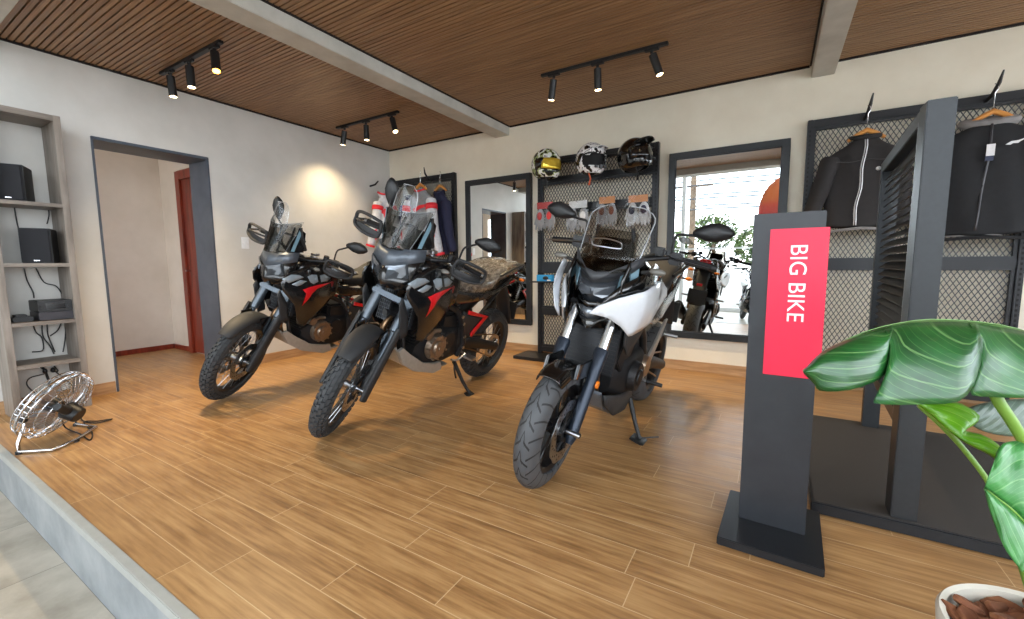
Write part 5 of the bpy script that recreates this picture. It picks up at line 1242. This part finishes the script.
    B().tube(spline([(-.14, .15, .35), (-.10, .19, .30), (-.13, .20, .22)]), .007, 8).build('gear_lever', M_BLK, t)
    return t

M_VISOR = mat('dark_grey_cowl', (56, 58, 62), .5)
def crossover_bike(label, loc, yaw, lean, steer, group=None):
    t = thing('crossover_motorcycle', label, 'motorcycle', loc, (-lean, 0, yaw), group)
    RK = R(27); S4 = steer_matrix(.8725, RK, steer); I4 = Matrix.Identity(4)
    AX = Vector((.7625, 0, .300)); u = Vector((-math.sin(RK), 0, math.cos(RK))); fw = Vector((u.z, 0, -u.x))
    wheel_cast('front_wheel', AX, .300, .056, .216, t, S4, ((.070, .152),))
    wheel_cast('rear_wheel', Vector((-.7625, 0, .312)), .312, .082, .216, t, I4, ((-.082, .120),))
    for s_ in (-1, 1):
        f = AX+Vector((0, s_*.100, 0))-fw*.02
        B().tube([f+u*.30, f+u*.80], .0255, 20).build('fork_tube', M_CHROME, t, S4)
        B().tube([f-u*.05, f-u*.02, f+u*.04, f+u*.30, f+u*.41, f+u*.42], [.016, .026, .028, .030, .035, .030], 16).build('fork_slider', mat('dark_blue_grey_slider', (44, 52, 64), .3, .5), t, S4)
        B().cyl(AX+Vector((0, s_*.07, 0)), AX+Vector((0, s_*.145, 0)), .013, n=12).build('axle_nut', M_STEEL, t, S4)
        B().cyl(f+u*.25+Vector((0, s_*.030, 0)), f+u*.25+Vector((0, s_*.040, 0)), .018, n=16).build('side_reflector', M_AMB, t, S4)
    c = AX+u*.13-fw*.09+Vector((0, .068, 0)); b = B(); b.box(c-Vector((.032, .024, .055)), c+Vector((.032, .030, .055)), Matrix.Rotation(R(-25), 3, 'Y')); b.build('brake_caliper', M_BLK, t, S4, bevel=.008)
    B().tube(spline([c+u*.05, c+u*.2, AX+u*.5+Vector((0, .08, 0))-fw*.05, AX+u*.75+Vector((0, .05, 0))]), .004, 6).build('brake_hose', M_BLK, t, S4)
    fender(t, AX, .313, .070, R(60), R(176), M_BLKG, S4, lip=.05, taper=.88)
    b = B()
    for s_ in (-1, 1): b.prism([(.80, .56), (.78, .63), (.60, .62), (.54, .50), (.60, .40), (.68, .44), (.66, .54)], s_*.070, s_*.084)
    b.build('fender_bracket', M_BLKG, t, S4, smooth=0, bevel=.005)
    B().box((-.05, -.135, -.016), (.045, .135, .016)).build('lower_clamp', M_BLK, t, S4@TR(AX+u*.62-fw*.03)@Matrix.Rotation(-RK, 4, 'Y'), bevel=.008)
    B().box((-.05, -.13, -.012), (.045, .13, .012)).build('top_clamp', M_BLK, t, S4@TR(AX+u*.80-fw*.03)@Matrix.Rotation(-RK, 4, 'Y'), bevel=.006)
    bar = [(.13, -.42, 1.125), (.19, -.26, 1.14), (.30, -.10, 1.10), (.31, 0, 1.095), (.30, .10, 1.10), (.19, .26, 1.14), (.13, .42, 1.125)]
    B().tube(spline(bar), .0125, 10).build('handlebar', M_BLK, t, S4)
    for s_ in (-1, 1):
        B().tube([(.165, s_*.315, 1.133), (.13, s_*.435, 1.124)], .0175, 12).build('grip', M_RUBG, t, S4)
        B().cyl((.13, s_*.435, 1.124), (.123, s_*.46, 1.122), .018, n=12).build('bar_end', M_BLK, t, S4)
        B().box((.155, s_*.27-.032, 1.105), (.215, s_*.27+.032, 1.17)).build('switch_box', M_BLK, t, S4, bevel=.008)
        B().tube(spline([(.215, s_*.25, 1.14), (.262, s_*.31, 1.135), (.235, s_*.44, 1.12)]), [.008]*13, 8, flat=.6).build('lever', M_STEEL if s_ < 0 else M_BLK, t, S4)
        b = B(); b.box((.23, s_*.20-.03, 1.14), (.28, s_*.20+.03, 1.185)); b.build('fluid_reservoir', M_BLK, t, S4, bevel=.01)
        mirror_unit(t, s_, (.18, s_*.245, 1.16), (.185, s_*.345, 1.268), (.19, .10), S4)
        b = B(); b.tube([(.43, s_*.18, 1.05), (.43, s_*.225, 1.06)], .009, 8); b.build('indicator_stalk', M_BLK, t)
        B().ell((.435, s_*.255, 1.065), (.022, .040, .017)).build('indicator_lens', mat('clear_indicator', (112, 110, 104), .1), t)
    # front cowl
    def V(p, s_): return Vector((p[0], p[1]*s_, p[2]))
    def cowl(faces, name, m, solid=.006, sm=25):
        b = B()
        for f in faces:
            for s_ in (1, -1): b.add([V(p, s_) for p in f], [tuple(range(len(f)))])
        return b.build(name, m, t, solid=solid, smooth=sm)
    cowl([[(.565, 0, 1.025), (.54, .06, 1.035), (.49, .12, 1.075), (.42, .175, 1.125), (.41, .178, 1.085), (.47, .135, 1.03), (.535, .065, .985), (.56, 0, .972)]], 'visor_band', M_VISOR, .008, 60)
    cowl([[(.558, 0, .972), (.533, .065, .985), (.49, .115, 1.015), (.50, .105, .93), (.53, .06, .885), (.55, 0, .878)]], 'headlight', M_LENSD, .006)
    for s_ in (1, -1):
        B().add([V(p, s_) for p in [(.560, .008, .945), (.540, .06, .958), (.512, .095, .975), (.520, .088, .925), (.545, .05, .905), (.560, .008, .915)]], [(0, 1, 2, 3, 4, 5)]).build('headlight_reflector', M_LENSH, t, solid=.004, smooth=0)
        B().add([V(p, s_) for p in [(.50, .105, 1.02), (.43, .165, 1.075), (.43, .168, 1.03), (.515, .104, .94)]], [(0, 1, 2, 3)]).build('pale_blue_cowl_reflection', mat('pale_blue_film_and_reflection', (110, 140, 154), .15), t, solid=.004, smooth=0)  # bluish reflection on the glossy cowl, laid on as a pale sheet
    cowl([[(.57, 0, .878), (.54, .062, .882), (.50, .108, .925), (.485, .115, .89), (.52, .07, .855), (.565, 0, .848)]], 'lamp_divider', M_BLKG)
    cowl([[(.566, 0, .848), (.53, .060, .855), (.515, .066, .83), (.535, .045, .80), (.56, 0, .795)]], 'lower_lamp', M_LENSH)
    cowl([[(.57, 0, .795), (.54, .05, .80), (.49, .11, .87), (.46, .13, .85), (.50, .09, .76), (.545, 0, .745)], [(.46, .13, .85), (.49, .11, .87), (.43, .17, 1.0), (.40, .175, .93)], [(.545, 0, .745), (.50, .09, .76), (.40, .12, .78), (.40, 0, .78)]], 'chin_cowl', M_BLKG)
    # screens
    rows = []
    for j in range(9):
        v = j/8; z = 1.02+.215*v; xc = .56-.135*v; hw = .15*(1-.28*v)
        rows.append([Vector((xc-.085*q*q, hw*q, z+.03*q*q*(1-v))) for q in (-1, -.7, -.35, 0, .35, .7, 1)])
    B().grid(rows).build('smoked_screen', M_SMOKE, t, solid=.005, sub=1, smooth=80)
    B().tube([(.535, -.055, 1.16), (.46, -.055, 1.185), (.455, 0, 1.19), (.46, .055, 1.185), (.49, .065, 1.15)] and spline([(.478, -.075, 1.15), (.492, -.07, 1.175), (.505, 0, 1.185), (.492, .07, 1.175), (.478, .075, 1.15), (.50, .05, 1.145), (.508, 0, 1.145), (.50, -.05, 1.145), (.478, -.075, 1.15)]), .0035, 6).build('screen_slot', M_STEEL, t)
    rows = []
    for j in range(13):
        v = j/12; z = 1.09+.265*v; xc = .52-.13*v; hw = (.155+.02*v)*(1 if v < .75 else math.sqrt(max(.1, 1-((v-.75)/.30)**2)))
        rows.append([Vector((xc-.085*q*q, hw*q, z)) for q in (-1, -.8, -.5, -.25, 0, .25, .5, .8, 1)])
    B().grid(rows).build('clear_windscreen', M_SCREEN, t, solid=.004, sub=1, smooth=80)
    for e_ in (0, -1): B().tube([r_[e_] for r_ in rows]+[rows[-1][1 if e_ == 0 else -2], rows[-1][2 if e_ == 0 else -3]], .0032, 6).build('windscreen_edge', mat('clear_edge', (186, 190, 194), .1, .3), t)
    B().box((.33, -.08, 1.10), (.36, .08, 1.20), Matrix.Rotation(R(-30), 3, 'Y')).build('dashboard', M_BLKG, t, bevel=.01)
    b = B()
    for s_ in (-1, 1): b.tube([(.44, s_*.12, 1.08), (.38, s_*.10, 1.16), (.40, s_*.09, 1.25)], .010, 8)
    b.build('screen_bracket', M_BLK, t)
    # white side fairings
    def yw(x, z): return .15+.085*math.exp(-(((x-.30)/.30)**2+((z-.90)/.20)**2))-.10*max(0, x-.42)/.28
    for s_ in (-1, 1):
        yf = lambda x, z, s_=s_: s_*yw(x, z); yo = lambda x, z, s_=s_: s_*(yw(x, z)+.006)
        sh = panel([(.70, .850), (.66, .885), (.56, .925), (.46, .955), (.34, .985), (.18, .995), (-.06, .985), (-.26, .93), (-.30, .885), (-.14, .83), (.04, .785), (.26, .765), (.44, .735), (.51, .785), (.60, .83)], yf, 'white_fairing', M_WHITE, t, .010, h=.04, smooth=60)
        panel([(.08, .955), (.02, .93), (-.06, .90), (-.02, .885), (.04, .90), (.09, .92)], yo, 'wing_mark', mat('dark_grey_mark', (70, 74, 80), .4), sh, .001, h=.03)
        panel([(.60, .935), (.54, .985), (.44, 1.03), (.34, 1.06), (.18, 1.09), (.05, 1.07), (-.14, .975), (.18, .985), (.34, .975), (.46, .945), (.56, .915), (.64, .885)], lambda x, z, s_=s_: s_*(yw(x, z)-.012), 'upper_black_panel', M_BLKG, t, .008, h=.05)
        panel([(.46, .78), (.30, .785), (.12, .80), (.14, .72), (.24, .66), (.36, .62), (.43, .68)], lambda x, z, s_=s_: s_*.165, 'radiator_shroud', M_MATT, t, .010)
        panel([(.50, 1.10), (.56, 1.0), (.52, .82), (.48, .76), (.46, .86), (.47, 1.0)], lambda x, z, s_=s_: s_*(.135+.09*(.56-x)), 'front_side_panel', M_BLKG if s_ > 0 else M_BLKG, t, .008)
        panel([(.53, 1.06), (.47, 1.04), (.43, .94), (.44, .84), (.48, .755), (.50, .80), (.49, .93)], lambda x, z, s_=s_: s_*(.185+.05*math.sin((z-.75)*10)), 'white_cheek', M_WHITE, t, .008) if s_ < 0 else None
        panel([(.02, .84), (-.12, .90), (-.30, .86), (-.50, .90), (-.85, 1.04), (-.62, .84), (-.30, .74), (-.10, .72), (.04, .74)], lambda x, z, s_=s_: s_*(.155-.06*max(0, -x-.2)), 'side_cover', M_FAIR, t, .008)
        panel([(-.45, .96), (-.75, 1.07), (-.98, 1.12), (-.80, 1.02), (-.55, .90)], lambda x, z, s_=s_: s_*(.135-.05*max(0, -x-.4)), 'tail_side_panel', M_FAIR, t, .008)
        B().tube(spline([(.38, s_*.05, .95), (.22, s_*.12, .82), (.0, s_*.135, .66), (-.15, s_*.13, .42)]), .022, 10).build('frame_rail', M_BLK, t)
        b = B(); b.tube([(-.08, s_*.13, .385), (-.08, s_*.19, .375)], .010, 8); b.build('peg_bracket', M_STEEL, t)
        B().tube([(-.08, s_*.19, .375), (-.085, s_*.285, .375)], [.014, .012], 10).build('footpeg', M_BLK, t)
        b = B(); b.prism([(-.04, .46), (-.10, .36), (-.14, .40), (-.34, .60), (-.44, .72), (-.38, .72), (-.22, .58)], s_*.150, s_*.164); b.build('peg_hanger', M_ALU, t, smooth=0, bevel=.004)
        B().tube([(-.40, s_*.165, .62), (-.41, s_*.25, .62)], .011, 8).build('passenger_peg', M_STEEL, t)
        B().tube(spline([(-.46, s_*.135, 1.0), (-.62, s_*.165, 1.06), (-.82, s_*.14, 1.10), (-.93, s_*.07, 1.11)]), .012, 8).build('grab_rail', M_BLK, t)
        B().tube([(-.93, s_*.05, .97), (-.95, s_*.12, .965)], .007, 8).build('rear_indicator_stalk', M_BLK, t)
        B().ell((-.955, s_*.14, .965), (.018, .028, .014)).build('rear_indicator', M_AMB, t)
    # radiator, engine, belly
    B().box((.395, -.135, .50), (.425, .135, .80), Matrix.Rotation(R(-6), 3, 'Y')).build('radiator', M_RADM, t, smooth=0, bevel=.004)
    b = B()
    for k in range(14): b.box((.428, -.13, .51+.0205*k), (.431, .13, .514+.0205*k), Matrix.Rotation(R(-6), 3, 'Y'), (.41, 0, .65))
    b.build('radiator_fins', M_BLK, t, smooth=0)
    B().tube(spline([(.44, -.10, .74), (.46, 0, .76), (.44, .10, .74)]), .012, 8).build('radiator_hose', M_BLK, t)
    B().loftx([(.32, 0, .44, .10, .08, 3), (.24, 0, .45, .15, .13, 4), (.0, 0, .45, .165, .15, 4), (-.18, 0, .46, .14, .14, 4), (-.24, 0, .48, .10, .10, 3)], 28).build('crankcase', M_ENG, t, smooth=45)
    b = B(); b.box((.14, -.13, .50), (.34, .13, .68), Matrix.Rotation(R(50), 3, 'Y')); b.build('cylinder_block', M_ENG, t, smooth=0, bevel=.006)
    for s_ in (-1, 1):
        b = B(); c = Vector((.13, s_*.155, .45)); b.cyl(c, c+Vector((0, s_*.04, 0)), .09, .08, 34); b.cyl(c+Vector((0, s_*.04, 0)), c+Vector((0, s_*.05, 0)), .05, .045, 26); b.build('engine_cover', M_ENG, t, bevel=.003)
        b = B(); c = Vector((-.06, s_*.15, .47)); b.cyl(c, c+Vector((0, s_*.035, 0)), .07, .062, 30); b.build('engine_cover', M_BRONZE, t, bevel=.003)
        B().tube(spline([(.36, s_*.04, .60), (.42, s_*.05, .52), (.38, s_*.05, .36), (.15, s_*.03, .26), (-.05, -.06, .25)]), .020, 10).build('exhaust_header', M_HEAT, t)
        panel([(.52, .43), (.40, .40), (.22, .36), (-.02, .33), (-.04, .27), (.10, .23), (.34, .27), (.48, .36)], lambda x, z, s_=s_: s_*(.13+.02*math.sin(x*5)), 'belly_panel', M_MATT, t, .012)
    B().prism([(.51, .42), (.42, .32), (.30, .255), (.05, .225), (.05, .24), (.30, .275), (.40, .34), (.49, .43)], -.12, .12).build('belly_pan', mat('belly_grey', (120, 126, 134), .45), t, smooth=0, bevel=.003)
    B().tube(spline([(-.05, -.06, .25), (-.25, -.14, .30), (-.36, -.19, .36)]), .027, 12).build('exhaust_pipe', M_HEAT, t)
    mu = B().tube([(-.34, -.19, .345), (-.40, -.195, .365), (-.80, -.21, .50), (-.84, -.21, .515)], [.036, .062, .062, .050], 20, flat=1.2).build('muffler', M_BLK, t)
    B().tube([(-.42, -.262, .38), (-.60, -.270, .44), (-.76, -.276, .50)], [.02, .035, .02], 10, flat=1.6).build('heat_shield', M_STEEL, mu)
    B().cyl((-.842, -.21, .516), (-.85, -.21, .519), .03, n=16).build('muffler_tip', M_STEEL, mu)
    # tank, seat, tail
    B().loftx([(.44, 0, 1.03, .07, .05, 2.3), (.36, 0, 1.03, .14, .09, 2.6), (.20, 0, 1.03, .165, .11, 2.6), (.02, 0, .97, .15, .11, 2.5), (-.08, 0, .92, .115, .09, 2.4), (-.12, 0, .89, .09, .07, 2.4)], 28).build('fuel_tank', M_BLKG, t, sub=1, smooth=70)
    B().loftx([(-.04, 0, .92, .09, .035, 2.4), (-.14, 0, .895, .115, .05, 2.8), (-.30, 0, .90, .14, .055, 3), (-.44, 0, .94, .14, .055, 3), (-.52, 0, 1.0, .13, .05, 3), (-.72, 0, 1.045, .12, .045, 3), (-.86, 0, 1.07, .09, .035, 2.6)], 24).build('seat', M_SEAT, t, sub=1, smooth=70)
    B().loftx([(-.34, 0, .88, .12, .05, 2.6), (-.60, 0, .96, .12, .05, 2.6), (-.85, 0, 1.04, .09, .045, 2.4), (-.99, 0, 1.09, .05, .03, 2.4)], 20).build('tail_cowl', M_FAIR, t, sub=1, smooth=70)
    B().box((-1.02, -.06, 1.06), (-.985, .06, 1.10)).build('tail_light', M_TAIL, t, bevel=.006)
    b = B(); b.grid([[Vector((-.84-.24*q, w, .98-.40*q**1.2)) for w in (-.07, -.04, .04, .07)] for q in [k/8 for k in range(9)]]); b.build('rear_mudguard', M_MATT, t, solid=.006)
    B().box((-1.085, -.10, .60), (-1.07, .10, .76)).build('plate_holder', M_BLK, t, smooth=0, bevel=.003)
    B().box((-1.09, -.03, .80), (-1.06, .03, .83)).build('rear_reflector', M_TAIL, t, smooth=0, bevel=.003)
    b = B()
    for s_ in (-1, 1): b.tube([(-.20, s_*.10, .44), (-.45, s_*.12, .40), (-.775, s_*.12, .315)], [.035, .03, .024], 10, flat=1.5)
    b.tube([(-.32, -.11, .42), (-.32, .11, .42)], .03, 10); b.build('swingarm', M_ENG, t)
    B().tube([(-.77, .092, .41), (-.45, .10, .46), (-.15, .10, .46), (-.13, .10, .42), (-.45, .10, .33), (-.77, .092, .215)], .0065, 6).build('drive_chain', M_HEAT, t)
    b = B(); b.tube([(-.20, .0, .74), (-.30, 0, .44)], .018, 10)
    for k in range(9): c = Vector((-.205-.0105*k, 0, .72-.030*k)); b.lathe([(.030, -.004), (.038, 0), (.030, .004)], 16, 'Z', c, closed=True)
    b.build('rear_shock', M_STEEL, t)
    st = B().tube([(-.02, .13, .26), (.01, .20, .13), (.03, .245, .062)], [.016, .013, .011], 10).build('side_stand', M_BLK, t)
    b = B(); b.box((-.01, .20, .046), (.085, .285, .058), Matrix.Rotation(-lean, 3, 'X')); b.tube([(.05, .245, .066), (-.03, .34, .085)], .005, 6); b.build('stand_foot', M_BLK, st, bevel=.003)
    return t

ab2 = adventure_bike('black adventure motorcycle with clear wrapped seat, middle of the three', (2.365, -1.99, .003), R(-89), R(14.5), R(30), 'black adventure motorcycles with red and silver graphics')
ab1 = dup(ab2); ab1.location = (1.017, -1.953, .003); ab1.rotation_euler = (-R(13), 0, R(-89))
ab1['label'] = 'black adventure motorcycle nearest the doorway, leftmost of the three'
# plastic wrap on the middle bike's seat
rings = []
rnd = random.Random(3)
for x, zc, hw, hh in ((-.05, .965, .13, .07), (-.12, .955, .165, .085), (-.18, .945, .165, .085), (-.30, .945, .18, .09), (-.42, .965, .185, .095), (-.50, 1.01, .18, .09), (-.62, 1.045, .17, .08), (-.74, 1.06, .155, .07), (-.86, 1.07, .14, .06), (-.95, 1.075, .10, .045)):
    rings.append([Vector((x+rnd.uniform(-.008, .008), (hw+rnd.uniform(-.012, .012))*math.copysign(abs(math.cos(2*PI*k/26))**.7, math.cos(2*PI*k/26)), zc+(hh+rnd.uniform(-.010, .010))*math.copysign(abs(math.sin(2*PI*k/26))**.8, math.sin(2*PI*k/26)))) for k in range(26)])
o = B().rings(rings).build('seat_wrap', M_WRAP, ab2, smooth=30); o['label'] = 'crumpled clear plastic wrap over the seat'
cb = crossover_bike('white and black motorcycle with smoked screen, nearest of the three', (3.82, -1.918, .003), R(-92), R(10), R(3))
ab3 = dup(cb); ab3.location = (4.25, -6.25, LOW+.003); ab3.rotation_euler = (-R(9), 0, R(-100))
ab3['label'] = 'white and black motorcycle parked on the lower floor, seen only in the wall mirror'
